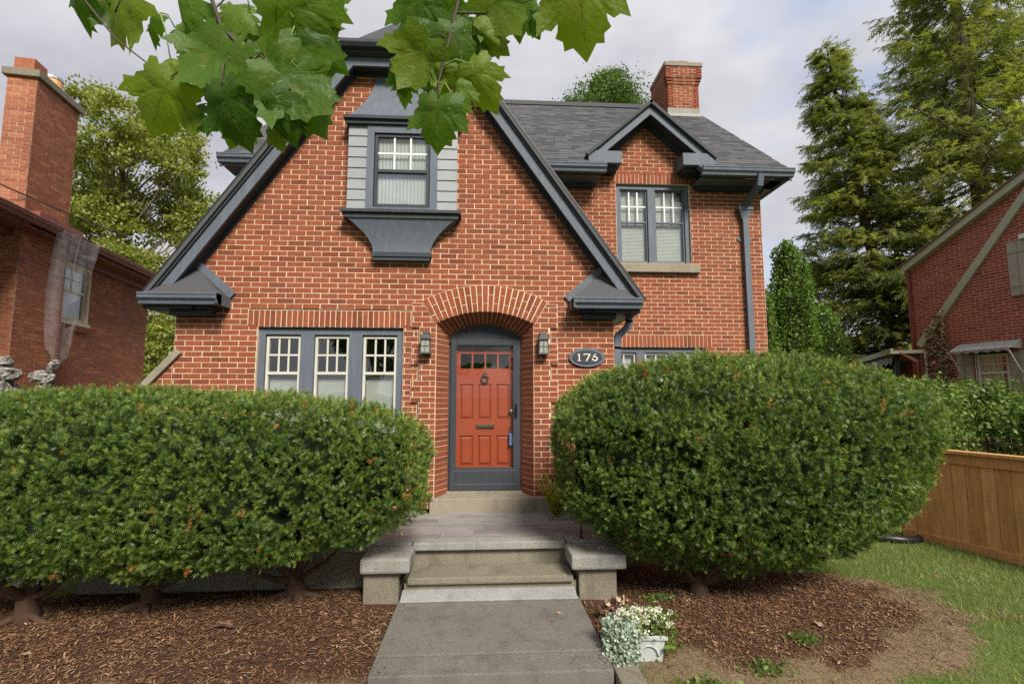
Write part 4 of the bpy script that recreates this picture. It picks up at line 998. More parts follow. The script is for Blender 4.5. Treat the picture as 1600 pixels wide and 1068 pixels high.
def louvre(x0, x1, z0, z1):
    b = MB(); b.box(x0, x1, -.045, -.01, z0, z1); s_ = b.build('shutter', M['taupe'], NR)
    n_ = 2; wd = (x1-x0)/n_
    for i in range(n_):
        b = MB(); b.box(x0+i*wd+.008, x0+(i+1)*wd-.008, -.058, -.045, z0+.01, z1-.01); b.build('shutter_board', M['taupe'], s_)
    for z in (z0+.18*(z1-z0), z0+.8*(z1-z0)): b = MB(); b.box(x0+.01, x1-.01, -.07, -.058, z-.02, z+.02); b.build('batten', M['taupe'], s_)
louvre(2.04, 2.40, 3.86, 5.0); louvre(.90, 1.21, 1.75, 2.72); louvre(1.90, 2.24, 1.75, 2.72)
sash_window(NR, 2.42, 3.14, 3.88, 4.98, .03, 4.4, 2, 2, M['offwhite'], M['offwhite'], .05, blind=4.9)
b = MB(); b.box(2.3, 3.3, -.12, .02, 5.0, 5.10); b.build('window_hood', M['offwhite'], NR)
wr = sash_window(NR, 1.26, 1.84, 1.72, 2.70, .03, 2.3, 2, 2, M['offwhite'], M['offwhite'], .045)
b = MB()
for i in range(13):
    x = 1.3+i*.03; b.quad((x, .095+.012*(i % 2), 1.75), (x+.03, .095+.012*((i+1) % 2), 1.75), (x+.03, .095+.012*((i+1) % 2), 2.66), (x, .095+.012*(i % 2), 2.66))
b.build('curtain', M['curtain'], wr, fix=False)
b = MB(); b.box(1.1, 2.0, .116, .122, 1.6, 2.8); b.box(2.3, 3.25, .116, .122, 3.8, 5.0); b.build('dim_backdrop', M['dark_room'], NR)
# ribbed metal awning
AW = link('awning', None, None, NR)
n = 24; b = MB()
for i in range(n):
    x0, x1 = .98+1.14*i/n, .98+1.14*(i+1)/n; d0, d1 = .012*(i % 2), .012*((i+1) % 2)
    b.quad((x0, -.02, 2.96+d0), (x1, -.02, 2.96+d1), (x1, -.42, 2.78+d1), (x0, -.42, 2.78+d0))
    zz = .055+.025*math.cos(i*2*math.pi/4); z2 = .055+.025*math.cos((i+1)*2*math.pi/4)
    b.quad((x0, -.42, 2.78+d0), (x1, -.42, 2.78+d1), (x1, -.425, 2.78-z2), (x0, -.425, 2.78-zz))
b.build('canopy', M['awning'], AW, fix=False)
for x in (1.0, 2.10): b = MB(); b.tube([(x, -.41, 2.76), (x, -.03, 2.25)], .012, 6); b.build('strut', M['offwhite'], AW)
for x0 in (.98, 2.12): b = MB(); b.add([(x0, -.02, 2.96), (x0, -.42, 2.78), (x0, -.02, 2.78)], [(0, 1, 2)]); b.build('side_panel', M['awning'], AW, fix=False)
# porch wing of the right-hand house, seen past its far corner
A = Vector((10.62, 5.62, 2.93)); B_ = Vector((14.2, 12.45, 2.93)); dv = (B_-A).normalized(); pn = Vector((-dv.y, dv.x, 0))
PW = thing('side_porch', 'low side porch with scalloped grey awning behind the right house', 'porch', A, math.atan2(dv.y, dv.x)+math.pi)
ln = (B_-A).length
def L2(x0, x1, y0, y1, z0, z1, nm, mt): b = MB(); b.box(-x1, -x0, y0, y1, z0, z1); return b.build(nm, mt, PW)
L2(-.3, ln, -.5, 3.0, -.10, -.02, 'roof_deck', M['sage']); L2(-.32, ln, -.56, -.5, -.10, .03, 'gutter', M['sage']); L2(0, ln, .6, .7, -2.93, -.1, 'wall', M['brick_right'])
b = MB(); n = 60
for i in range(n):
    x0, x1 = -ln*i/n, -ln*(i+1)/n; za, zb = -.33-.04*math.cos(i*1.57), -.33-.04*math.cos((i+1)*1.57)
    b.quad((x0, -.46, -.14), (x1, -.46, -.14), (x1, -.50, zb), (x0, -.50, za))
b.build('scalloped_valance', M['awning'], PW, fix=False)
for x in (.1, ln*.5, ln-.2): L2(x, x+.1, -.4, -.3, -2.93, -.1, 'post', M['black'])
downspout([(-.12, -.42, 2.98), (-.10, -.40, 2.85), (.06, -.12, 2.62), (.06, -.10, 1.0)], .10, NR, M['rust'])
b = MB(); b.tube([(.16, -.06, 2.9), (.24, -.06, 2.84), (.26, -.06, 2.6), (.26, -.06, 1.2)], .02, 8); b.build('conduit', M['offwhite'], NR, True)
# dead ivy on that wall
n_ = 2600; u = rng.random(n_); zz = 1.9+rng.random(n_)**.9*2.1; xw = .28+.16*np.sin(zz*2)*.3+rng.random(n_)*(.62-.12*(zz-1.9)); P = np.stack([xw, -.02-.05*rng.random(n_), zz], 1)
ok = zz < 3.0+1.25*(xw-.05); P = P[ok]
LEAF6 = [(0, 0, 0), (.35, .32, .03), (1, 0, 0), (.35, -.32, .03)]; LT = [(0, 2, 1), (0, 3, 2)]
M['ivy'] = leafmat('dead_ivy', [(0, (.17, .10, .06)), (.6, (.31, .21, .13)), (1, (.5, .39, .27))], .1, .85, .2)
iv = scatter('ivy', M['ivy'], None, LEAF6, LT, P, rng.normal(size=(len(P), 3))+[0, -.4, -.6], .05+.05*rng.random(len(P)), rng.random(len(P)))
iv.location = RO_; iv.rotation_euler = (0, 0, RA); tag(iv, 'patch of brown dead ivy clinging to the right house wall', 'ivy')
b = MB(); b.lathe([(.012, 0), (.035, .01), (.037, .018), (.015, .024)], (0, 0, 0), 10); fl = b.build('pink_flower', plain('pink_petal', (.6, .06, .2), (.75, .15, .3), 20, .6))
fl.location = RO_+Vector((.47*.217-.1, -.47*.976-.02, 2.58)); fl.rotation_euler = (R(80), 0, RA); tag(fl, 'single pink bloom below the dead ivy', 'flower')

# ------------------------------------------------------------------ fences on the right
F0, F1 = Vector((5.395, .10, .03)), Vector((6.02, -2.6, .03)); fd = (F1-F0).normalized(); FA = math.atan2(fd.y, fd.x); FL = (F1-F0).length
FE = thing('wooden_fence', 'orange brown cedar board fence along the right lawn', 'fence', F0, FA)
x = 0; k = 0
while x < FL:
    b = MB(); b.box(x+.002, x+.143, -.012+random.uniform(-.002, .002), .010, .10, .98); b.build('board', M['cedar'], FE, fix=False); x += .146
def fb(nm, x0, x1, y0, y1, z0, z1): b = MB(); b.box(x0, x1, y0, y1, z0, z1); b.build(nm, M['cedar'], FE, bevel=.004)
fb('cap_rail', -.05, FL, -.075, .06, 1.095, 1.13); fb('top_rail', -.02, FL, -.035, .03, .975, 1.0945); fb('bottom_rail', -.02, FL, -.035, .03, .0, .102)
for x in (-.09, 1.5, 3.1): fb('post', x, x+.09, .03, .12, -.05, 1.094)
M['iron'] = plain('dark_red_iron', (.05, .02, .016), (.075, .03, .022), 10, .6)
IF = thing('iron_fence', 'low dark red iron picket fence behind the wooden fence', 'fence', (6.9, 1.6, 0), FA)
for i in range(40): b = MB(); x = i*.085; b.box(x, x+.011, 0, .011, .2, 1.20+.02*(i % 2)); b.build('picket', M['iron'], IF, fix=False)
for z in (.4, .92, 1.12): b = MB(); b.box(-.02, 3.4, -.004, .016, z, z+.016); b.build('rail', M['iron'], IF)
# black corrugated drain pipe by the fence
b = MB(); pts = []; rad = []
for i in range(90):
    t_ = i/89; pts.append(Vector((4.72+.62*t_, -.05-.30*math.sin(t_*2.6)*.6, .075+.01*math.sin(t_*5)))); rad.append(.042+(.006 if i % 2 else 0))
b.tube(pts, rad, 12); tag(b.build('drain_pipe', M['black'], smooth=True), 'black corrugated drain pipe lying on grass by the wooden fence', 'pipe')
# ------------------------------------------------------------------ clipped yews
def super_surface(c, ax, ay, au, al, p, pl, nz, seed, shift=0.0, nu=150, nv=70):
    th = np.linspace(0, 2*np.pi, nu, endpoint=False); ph = np.linspace(-np.pi/2+.02, np.pi/2-.02, nv)
    TH, PH = np.meshgrid(th, ph); d = np.stack([np.cos(TH)*np.cos(PH), np.sin(TH)*np.cos(PH), np.sin(PH)], -1)
    # spread directions along the long axis
    q = d*np.array([ax, ay, (au+al)/2]); q /= np.linalg.norm(q, axis=-1, keepdims=True); d = q
    low = d[..., 2] < 0; az = np.where(low, al, au); pp = np.where(low, pl, p)
    r = (np.abs(d[..., 0]/ax)**pp+np.abs(d[..., 1]/ay)**pp+np.abs(d[..., 2]/az)**pp)**(-1/pp)
    P = d*r[..., None]
    P = P*(1+nz*(vnoise(P, 1.6, seed)+.6*vnoise(P, 4.0, seed+1)))[..., None]
    P[..., 0] += shift*np.minimum(P[..., 2], 0)/al*-1
    return P+np.array(c), nu, nv
def sample_surface(S, nu, nv, n, wfun=None):
    I = np.arange(nv-1)[:, None]*nu; J = np.arange(nu)[None]; J2 = (J+1) % nu; V = S.reshape(-1, 3)
    T = np.concatenate([np.stack([(I+J), (I+J2), (I+nu+J2)], -1).reshape(-1, 3), np.stack([(I+J), (I+nu+J2), (I+nu+J)], -1).reshape(-1, 3)])
    a, b_, c_ = V[T[:, 0]], V[T[:, 1]], V[T[:, 2]]; N = np.cross(b_-a, c_-a); ar = np.linalg.norm(N, axis=1); N /= np.maximum(ar, 1e-12)[:, None]
    w_ = ar*(wfun(N, (a+b_+c_)/3) if wfun else 1); k = rng.choice(len(T), n, p=w_/w_.sum())
    r1, r2 = np.sqrt(rng.random(n)), rng.random(n); P = a[k]*(1-r1)[:, None]+b_[k]*(r1*(1-r2))[:, None]+c_[k]*(r1*r2)[:, None]
    return P, N[k], V, T
# one yew sprig: two ranks of needles along a stem
yv, yt = [], []
for i in range(3):
    t_ = .05+.28*i
    for s_ in (-1, 1):
        l = .50*(1-.35*abs(t_-.35)); k = len(yv); zc = .03*((i*7) % 3-1)
        yv += [(t_-.075, 0, 0), (t_+.085, 0, .0), (t_+l*.62, s_*l*.86, .06+zc)]; yt.append((k, k+1, k+2))
k = len(yv); yv += [(.9, -.03, 0), (.9, .03, 0), (1.12, 0, .02)]; yt.append((k, k+1, k+2))
def sprigs(name, parent, S, nu, nv, n, smin, smax, wf, mat, depth=.10):
    g = 11; m_ = n//g; n = m_*g
    P, N, V, T = sample_surface(S, nu, nv, m_, wf)          # shoots: each a plume of sprigs along one upward, outward stem
    dp = np.where(rng.random(m_) < .55, .03+(rng.random(m_)-.5)*.06, .03+rng.random(m_)*depth)
    P = P-N*(dp-vnoise(P, 4.5, 4)*.045)[:, None]
    D0 = N*.52+np.array([0, 0, .55])+rng.normal(size=(m_, 3))*.42; D0 /= np.linalg.norm(D0, axis=1, keepdims=True)
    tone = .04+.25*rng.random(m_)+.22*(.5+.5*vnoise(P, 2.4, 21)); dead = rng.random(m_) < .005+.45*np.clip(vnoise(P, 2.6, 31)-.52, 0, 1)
    Ls = .045+.055*rng.random(m_)
    P, N, D0, tone, dead, Ls = (np.repeat(q, g, 0) for q in (P, N, D0, tone, dead, Ls)); pos = np.tile(np.linspace(0, 1, g), m_)
    P = P+D0*(Ls*(pos-.35))[:, None]; F = D0*(.55+.5*pos)[:, None]+rng.normal(size=(n, 3))*(.85*(1-.65*pos))[:, None]
    sz = (smin+(smax-smin)*rng.random(n))*(1.1-.35*pos)
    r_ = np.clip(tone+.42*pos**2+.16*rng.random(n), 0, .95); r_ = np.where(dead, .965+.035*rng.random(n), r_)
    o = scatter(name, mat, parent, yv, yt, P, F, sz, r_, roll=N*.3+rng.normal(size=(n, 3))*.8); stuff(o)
    VN = np.zeros_like(V); fn = np.cross(V[T[:, 1]]-V[T[:, 0]], V[T[:, 2]]-V[T[:, 0]])
    for c_ in range(3): np.add.at(VN, T[:, c_], fn)
    VN /= np.maximum(np.linalg.norm(VN, axis=1, keepdims=True), 1e-9)
    core = link('shade_core', raw_mesh('shade_core', V-VN*(.20+.07*vnoise(V, 5, 7)+.04*vnoise(V, 12, 8))[:, None], T), M['core_shade'], parent)  # closed shell under the sprigs, painted dark so gaps look deeply shaded
    return o
def limbs(b, base, tips, r0, seg=7, wob=.07):
    base = Vector(base)
    for tp, rr in tips:
        tp = Vector(tp); mid = base.lerp(tp, .45)+Vector((random.uniform(-wob, wob), random.uniform(-wob, wob), -.12*(tp-base).length)); pts = []; rd = []
        for i in range(seg+1):
            t_ = i/seg; q = base.lerp(mid, t_).lerp(mid.lerp(tp, t_), t_)+Vector((random.uniform(-1, 1), random.uniform(-1, 1), random.uniform(-1, 1)))*wob*.15*min(1, 3*t_); pts.append(q); rd.append((rr*(1-t_)**.8+.006)*.72)
        b.tube(pts, rd, 8)
HL = thing('yew_hedge', 'long clipped yew hedge with bare trunks left of the walk', 'hedge', (0, 0, 0))
S, nu, nv = super_surface((-2.95, -1.72, 1.13), 2.55, .74, .69, .76, 3.1, 2.4, .040, 3)
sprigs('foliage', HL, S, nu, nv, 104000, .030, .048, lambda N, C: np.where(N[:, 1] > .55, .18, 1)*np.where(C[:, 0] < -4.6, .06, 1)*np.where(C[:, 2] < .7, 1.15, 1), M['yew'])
for (bx, by), tips in (((-3.62, -1.78), [((-4.2, -1.9, .6), .05), ((-3.4, -1.6, .75), .06), ((-3.9, -1.6, .8), .06), ((-3.1, -1.9, .55), .04), ((-3.75, -2.1, .65), .05)]),
                       ((-2.78, -1.60), [((-3.1, -1.7, .7), .06), ((-2.4, -1.7, .7), .05), ((-2.7, -1.4, .8), .06), ((-2.2, -1.9, .55), .045), ((-2.95, -2.0, .6), .04)]),
                       ((-1.62, -1.50), [((-1.95, -1.7, .7), .05), ((-1.3, -1.6, .8), .045), ((-1.65, -1.4, .8), .05), ((-1.1, -1.75, .6), .03), ((-2.1, -1.9, .5), .04), ((-1.45, -1.95, .6), .03)])):
    gz = float(ground_z(bx, by)); b = MB(); b.tube([(bx, by, gz-.06), (bx+.01, by, gz+.05), (bx-.02, by+.01, gz+.22), (bx, by, gz+.36)], [.12, .085, .06, .04], 10)
    limbs(b, (bx, by, gz+.16), tips, .06)
    for k in range(4): a = k*1.6+bx; b.tube([(bx, by, gz+.05), (bx+.18*math.cos(a), by+.18*math.sin(a), gz+.015), (bx+.34*math.cos(a+.2), by+.34*math.sin(a+.2), gz-.04)], [.04, .024, .010], 7)
    b.build('trunk', M['bark'], HL, True)
HR = thing('yew_bush', 'big rounded clipped yew bush right of the front steps', 'bush', (0, 0, 0))
S, nu, nv = super_surface((2.40, -1.50, 1.38), 1.72, 1.00, .77, 1.18, 2.6, 2.1, .040, 9, shift=-.10)
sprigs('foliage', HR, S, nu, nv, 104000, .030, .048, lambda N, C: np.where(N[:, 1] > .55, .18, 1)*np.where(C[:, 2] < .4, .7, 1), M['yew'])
b = MB(); gz = float(ground_z(1.95, -1.62)); b.tube([(1.95, -1.62, gz-.06), (1.95, -1.62, gz+.06), (1.97, -1.6, gz+.2)], [.11, .08, .06], 10)
limbs(b, (1.95, -1.62, gz+.08), [((1.2, -1.7, .95), .06), ((1.5, -2.0, .85), .045), ((2.6, -1.9, .85), .065), ((2.2, -1.4, 1.1), .07), ((3.0, -1.7, .75), .06), ((3.4, -1.3, .9), .05), ((1.35, -1.3, .9), .05), ((2.0, -2.1, .8), .04), ((2.9, -1.9, .62), .03)], .06, wob=.10)
b.build('trunk', M['bark'], HR, True)

# ------------------------------------------------------------------ trees
def oval_leaf(k=0): return LEAF6, LT
def broadleaf(name, label, base, trunk_h, lobes, n, size, mat, cat='tree', group=None, r0=.22, leader=0):
    t = thing(name, label, cat, base, 0, group); b = MB(); B0 = Vector((0, 0, 0))
    top = Vector((lobes[0][0]*.3, 0, trunk_h)); b.tube([B0-Vector((0, 0, .1)), B0+Vector((0, 0, .4)), top*.5, top], [r0*1.35, r0*1.05, r0*.9, r0*.7], 10)
    if leader: b.tube([top, Vector((.15, 0, (trunk_h+leader)/2)), Vector((-.1, 0, leader))], [r0*.7, r0*.45, r0*.1], 8)
    for (x, y, z, rx, ry, rz_) in lobes:
        if leader:
            z0 = max(trunk_h*.7, z-.75*math.hypot(x, y)-.8); limbs(b, (0, 0, min(z0, leader-.5)), [((x, y, z), r0*.28), ((x+.5*rx, y, z+.3*rz_), r0*.14), ((x-.5*rx, y, z+.4*rz_), r0*.14)], r0*.3, wob=.25); continue
        limbs(b, top*random.uniform(.75, 1.0), [((x, y, z), r0*.5)]+[((x+random.uniform(-.8, .8)*rx, y+random.uniform(-.8, .8)*ry, z+random.uniform(-.3, .85)*rz_), r0*.22) for _ in range(5)], r0*.4, wob=.3)
    b.build('trunk', M['trunk'], t, True)
    vol = np.array([q[3]*q[4]*q[5] for q in lobes])**.67; cnt = (n*vol/vol.sum()).astype(int); Ps = []; Cs = []
    for q, m_ in zip(lobes, cnt):
        nc = max(14, m_//70); d = rng.normal(size=(nc, 3)); d /= np.linalg.norm(d, axis=1, keepdims=True); rr = .45+.6*rng.random(nc)**.6
        cc_ = np.array(q[:3])+d*rr[:, None]*np.array(q[3:]); cs = .10+.13*rng.random(nc); k = rng.integers(0, nc, m_)
        Ps.append(cc_[k]+rng.normal(size=(m_, 3))*(cs[k]*np.mean(q[3:]))[:, None]*np.array([1.25, 1.25, .7])); Cs.append((np.sin(k*12.9898)*.5+.5)*.45)
    P = np.concatenate(Ps); r_ = np.clip(np.concatenate(Cs)+.55*rng.random(len(P)), 0, 1)
    F = rng.normal(size=(len(P), 3))+[0, 0, -.3]
    stuff(scatter('crown', mat, t, LEAF6, LT, P, F, size*(.6+.7*rng.random(len(P))), r_, roll=rng.normal(size=(len(P), 3))*.7+[0, 0, 1]))
    return t
random.seed(21); LOB = [(0, 0, 7.0, 1.6, 1.4, 1.2)]
while len(LOB) < 46:
    x, y, z = random.uniform(-3.8, 3.8), random.uniform(-1.8, 1.8), random.uniform(2.6, 14.0); hw = 3.9*math.sqrt(max(0, 1-((z-7.4)/6.9)**2))
    if abs(x) < hw and all((x-q[0])**2+(z-q[2])**2 > .55 for q in LOB): r_ = random.uniform(.8, 1.25); LOB.append((x, y, z, r_*1.15, r_, r_*.85))
broadleaf('maple_tree', 'tall yellow green maple behind the left house', (-15.2, 15.5, 0), 3.6, LOB, 90000, .155, M['maple_bg'], r0=.3, leader=12)
broadleaf('shade_tree', 'leafy tree standing in the gap between the left houses', (-13.2, 16.5, 0), 2.0, [(0, 0, 3.4, 1.8, 1.6, 1.6), (.6, 0, 5.0, 1.5, 1.4, 1.5), (-1, 0, 2.2, 1.4, 1.2, 1.2), (.8, 0, 2.2, 1.4, 1.2, 1.2)], 22000, .11, M['maple_bg'])
broadleaf('shade_tree', 'green tree top rising behind the slate roof', (6.1, 17.5, 0), 12, [(0, 0, 16.0, 1.7, 1.6, 1.7), (-1.1, 0, 15.2, 1.2, 1.2, 1.2), (1.1, 0, 15.5, 1.2, 1.2, 1.3), (.1, 0, 17.0, 1.0, 1.0, 1.0)], 24000, .125, M['green_bg'], r0=.28)
broadleaf('shade_tree', 'dark tree at the left edge behind the brown chimney', (-17.5, 10, 0), 4, [(0, 0, 7.3, 1.9, 1.9, 2.0), (.6, 0, 5.0, 1.6, 1.6, 1.5)], 16000, .125, M['maple_bg'])

for lb, x, y, h in (('big street maple behind the viewer mirrored in the upper windows', 5.5, -25, 17), ('street maple across the road mirrored in the triple window', -7.5, -27, 15)):
    broadleaf('maple_tree', lb, (x, y, -.1), 3.5, [(random.uniform(-3, 3), random.uniform(-2, 2), z, 2.2, 2.0, 1.6) for z in np.linspace(4.5, h-1.5, 10)], 9000, .42, M['green_bg'], group='street maples', r0=.32, leader=h-3)
# spruces
sv, st = [], []
for i in range(6):
    t_ = i/6
    for s_ in (-1, 1):
        l = .32*(1-.65*t_); k = len(sv); sv += [(t_-.03, 0, 0), (t_+.10, 0, 0), (t_+.16+l*.4, s_*l*(.75+.25*((i*5) % 3)), -.10*((i*3) % 4)/2)]; st.append((k, k+1, k+2))
k = len(sv); sv += [(.85, -.04, 0), (.85, .04, 0), (1.2, 0, -.05)]; st.append((k, k+1, k+2))
def spruce(label, base, h, rad, lean, nwh, dens, spray, start=.10, sparse=.0):
    t = thing('spruce_tree', label, 'tree', base, 0, 'spruces behind the right house'); b = MB(); pts = []; rd = []
    ax = lambda u: Vector((lean[0]*u, lean[1]*u, h*u))
    for i in range(13): u = i/12; pts.append(ax(u)+Vector((.05*math.sin(i*1.7), 0, 0))); rd.append(.34*(1-u)**.9*h/18+.02)
    b.tube(pts, rd, 9); P = []; F = []; S_ = []
    for w_ in range(nwh):
        u = start+(1-start)*((w_+.5*random.random())/nwh)**.95; nb = random.choice((5, 6, 7))
        for j in range(nb):
            if random.random() < sparse: continue
            a = random.uniform(0, 2*math.pi); Lb = rad*((1-u)**.72)*random.uniform(.62, 1.12)+.25
            dx, dy = math.cos(a), math.sin(a); drop = random.uniform(.18, .42); pp = []
            for i in range(6):
                s_ = i/5; pp.append(ax(u)+Vector((dx*Lb*s_, dy*Lb*s_, -Lb*drop*(s_-.62*s_*s_)*1.5+.10*Lb*s_)))
            b.tube(pp, [.045*(1-.8*i/5)*(1-.5*u) for i in range(6)], 4, cap=False)
            m_ = max(4, int(Lb*dens))
            for q in range(m_):
                s_ = .14+.86*random.random()**.8; i = min(4, int(s_*5)); base_p = pp[i].lerp(pp[i+1], s_*5-i); sd_ = random.choice((-1, 1)); wd = (1-s_*.75)*Lb*.30*random.random()**.7
                lat = Vector((-dy, dx, 0))*sd_; P.append(base_p+lat*wd+Vector((0, 0, -.18*wd-.03*random.random()))); F.append(Vector((dx, dy, 0))*random.uniform(.3, 1)+lat*random.uniform(.1, .8)+Vector((0, 0, random.uniform(-.75, .12)))); S_.append(spray*random.uniform(.55, 1.25))
    b.build('trunk', M['trunk'], t, True); n = len(P); P = np.array([tuple(q) for q in P]); F = np.array([tuple(q) for q in F])
    r_ = np.clip(.15+.55*rng.random(n)+.3*vnoise(P, .9, 6), 0, .99)
    stuff(scatter('crown', M['spruce'], t, sv, st, P, F, np.array(S_), r_, roll=np.tile([[0, 0, 1.]], (n, 1))+rng.normal(size=(n, 3))*.35))
spruce('narrower spruce with leaning trunk just right of the red brick house', (14.8, 10.5, 0), 14.6, 2.9, (-2.3, 0), 66, 29, .38, .06)
spruce('tallest open branched spruce at the upper right corner', (16.9, 9.2, 0), 21.5, 4.9, (-.8, 0), 64, 24, .42, .08, .04)
spruce('dark spruce filling the gap behind the right house porch', (13.2, 13.5, 0), 8.0, 2.4, (0, 0), 36, 16, .42, .05)
# columnar arborvitae
def column(label, base, h, r_, n):
    t = thing('arborvitae', label, 'tree', base, 0, 'arborvitae at the back corner'); S, nu, nv = super_surface((0, 0, h*.5), r_, r_, h*.5, h*.5, 2.6, 2.6, .10, int(h*10), nu=60, nv=60)
    P, N, V, T = sample_surface(S, nu, nv, n); P = P-N*(rng.random(n)**2*.35)[:, None]+N*(vnoise(P, 3, 2)*.10)[:, None]
    stuff(scatter('crown', M['arborvitae'], t, LEAF6, LT, P, N*.6+np.array([0, 0, .5])+rng.normal(size=(n, 3))*.5, .05+.06*rng.random(n), np.clip(.2+.6*rng.random(n)+.25*vnoise(P, 2, 3), 0, 1)))
    C_ = V.mean(0); link('shade_core', raw_mesh('shade_core', C_+(V-C_)*np.array([.72, .72, .95]), T), M['core_shade'], t)  # closed inner shell in the same painted shade colour
column('tall narrow bright green arborvitae beside the house corner', (8.55, 7.2, 0), 6.0, .55, 15000)
column('shorter bright green arborvitae left of the tall one', (7.45, 7.0, 0), 4.9, .42, 8000)
column('lower broad arborvitae right of the tall one', (9.45, 7.3, 0), 4.1, .62, 10000)

# leafy shrubs in front of the right-hand house
def shrub(label, base, lobes, n, size, mat=None, group='shrubs behind the wooden fence'):
    t = broadleaf('leafy_shrub', label, base, .5, lobes, n, size, mat or M['shrub'], 'shrub', group, r0=.05); return t
shrub('arching light green shrub directly right of the yew bush', (6.75, 1.6, 0), [(0, 0, 1.3, .75, .7, .75), (.35, 0, 1.75, .5, .5, .4), (-.4, -.1, .9, .5, .5, .6)], 9000, .075)
shrub('light green shrub under the right neighbour window', (8.15, 1.9, 0), [(0, 0, 1.3, .8, .7, .75), (.5, .1, 1.6, .6, .6, .5), (-.5, 0, .95, .6, .5, .6)], 9000, .075)
shrub('dark green shrub at the far right edge above the fence', (9.2, 1.3, 0), [(0, 0, 1.35, .8, .8, .85), (-.5, 0, 1.0, .6, .6, .6), (.5, 0, 1.8, .6, .6, .5)], 8000, .08, M['green_bg'])
shrub('low dark shrub below the side porch', (9.6, 5.2, 0), [(0, 0, .9, 1.0, .8, .9), (.9, 0, 1.1, .8, .8, .8)], 7000, .09, M['green_bg'])

# ------------------------------------------------------------------ ground cover
def ground_pts(n, x0, x1, y0, y1): X = x0+(x1-x0)*rng.random(n); Y = y0+(y1-y0)*rng.random(n); return X, Y
def free(X, Y): return ~((X > -.72) & (X < .88) & (Y < -1.1)) & ~((X > -3.65) & (X < 1.4) & (Y > -1.35)) & ~((X > .84) & (X < 1.06) & (Y < -2.6)) & ~((X < -.68) & (X > -.95) & (Y < -2.9)) & ~((X > -1.02) & (X < 1.29) & (Y > -1.75) & ((X < -.6) | (X > .78)))
X, Y = ground_pts(125000, -4.3, 4.2, -3.3, -.6); mw = mulch_w(X, Y); ok = (mw > rng.random(len(X))*.9+.08) & free(X, Y) & (X > -4.2); X, Y = X[ok], Y[ok]; n = len(X)
CHIP = [(0, -.13, 0), (1, -.10, 0), (1, .10, .02), (0, .13, .02)]
P = np.stack([X, Y, ground_z(X, Y)+.004+.014*rng.random(n)], 1); F = np.stack([rng.normal(size=n), rng.normal(size=n), rng.normal(size=n)*.22], 1)
tag(scatter('mulch', M['chips'], None, CHIP, [(0, 1, 2), (0, 2, 3)], P, F, .010+.030*rng.random(n)**1.8, np.clip(rng.random(n)*.9+.12*vnoise(P, 4, 2), 0, 1), roll=np.tile([[0, 0, 1.]], (n, 1))+rng.normal(size=(n, 3))*.25), 'red brown shredded bark mulch under the yews', 'mulch', kind='stuff')
BLADE = [(0, -.035, 0), (0, .035, 0), (.55, .028, .06), (.55, -.028, .06), (1, 0, .2)]; BT = [(0, 1, 2), (0, 2, 3), (3, 2, 4)]
X, Y = ground_pts(190000, -4.6, 6.2, -4.0, 1.2); mw = mulch_w(X, Y); dw = dead_w(X, Y)+.30*vnoise(np.stack([X, Y, X*0], 1), 6, 3)+.28*vnoise(np.stack([X, Y, X*0], 1), 2.3, 13)
near = np.clip(1.25-np.hypot(X, Y+D)/9.5, .15, 1); lawn = (rng.random(len(X)) < near) & (mw < .25+.3*rng.random(len(X))) & free(X, Y) & (dw < .30+.40*rng.random(len(X))) & ~((X < -.7) & (Y > -2.5)) & (X < 5.75+.0*Y)
gx_, gy_ = X[lawn], Y[lawn]; n = len(gx_); P = np.stack([gx_, gy_, ground_z(gx_, gy_)-.004], 1)
F = np.stack([rng.normal(size=n)*.5, rng.normal(size=n)*.5, .55+.6*rng.random(n)], 1)
tag(scatter('grass', M['grass'], None, BLADE, BT, P, F, .03+.045*rng.random(n), np.clip(.1+.8*rng.random(n)+.3*vnoise(P, 2.2, 5), 0, 1)), 'short green lawn grass', 'grass', kind='stuff')
dw = dw+.16*(Y < -2.35)*(X < 0); dd = (dw > .25+.4*rng.random(len(X))) & (mw < .5+.4*rng.random(len(X))) & free(X, Y) & (rng.random(len(X)) < .75); gx_, gy_ = X[dd], Y[dd]; n = len(gx_); P = np.stack([gx_, gy_, ground_z(gx_, gy_)], 1)
F = np.stack([rng.normal(size=n), rng.normal(size=n), .12+.35*rng.random(n)], 1)
tag(scatter('dry_grass', M['straw'], None, BLADE, BT, P, F, .025+.05*rng.random(n), rng.random(n)), 'flattened straw coloured dead grass around the mulch', 'grass', kind='stuff')
n = 170; X = np.where(rng.random(n) < .7, .84-.30*rng.random(n)**2, -.68+.12*rng.random(n)**2); Y = -1.75-1.15*rng.random(n)
P = np.stack([X, Y, np.full(n, .0735)], 1); tag(scatter('bark_debris', M['chips'], None, CHIP, [(0, 1, 2), (0, 2, 3)], P, np.stack([rng.normal(size=n), rng.normal(size=n), np.zeros(n)], 1), .01+.02*rng.random(n), rng.random(n), roll=np.tile([[0, 0, 1.]], (n, 1))), 'loose bark bits scattered along the walk edges', 'debris', kind='stuff')
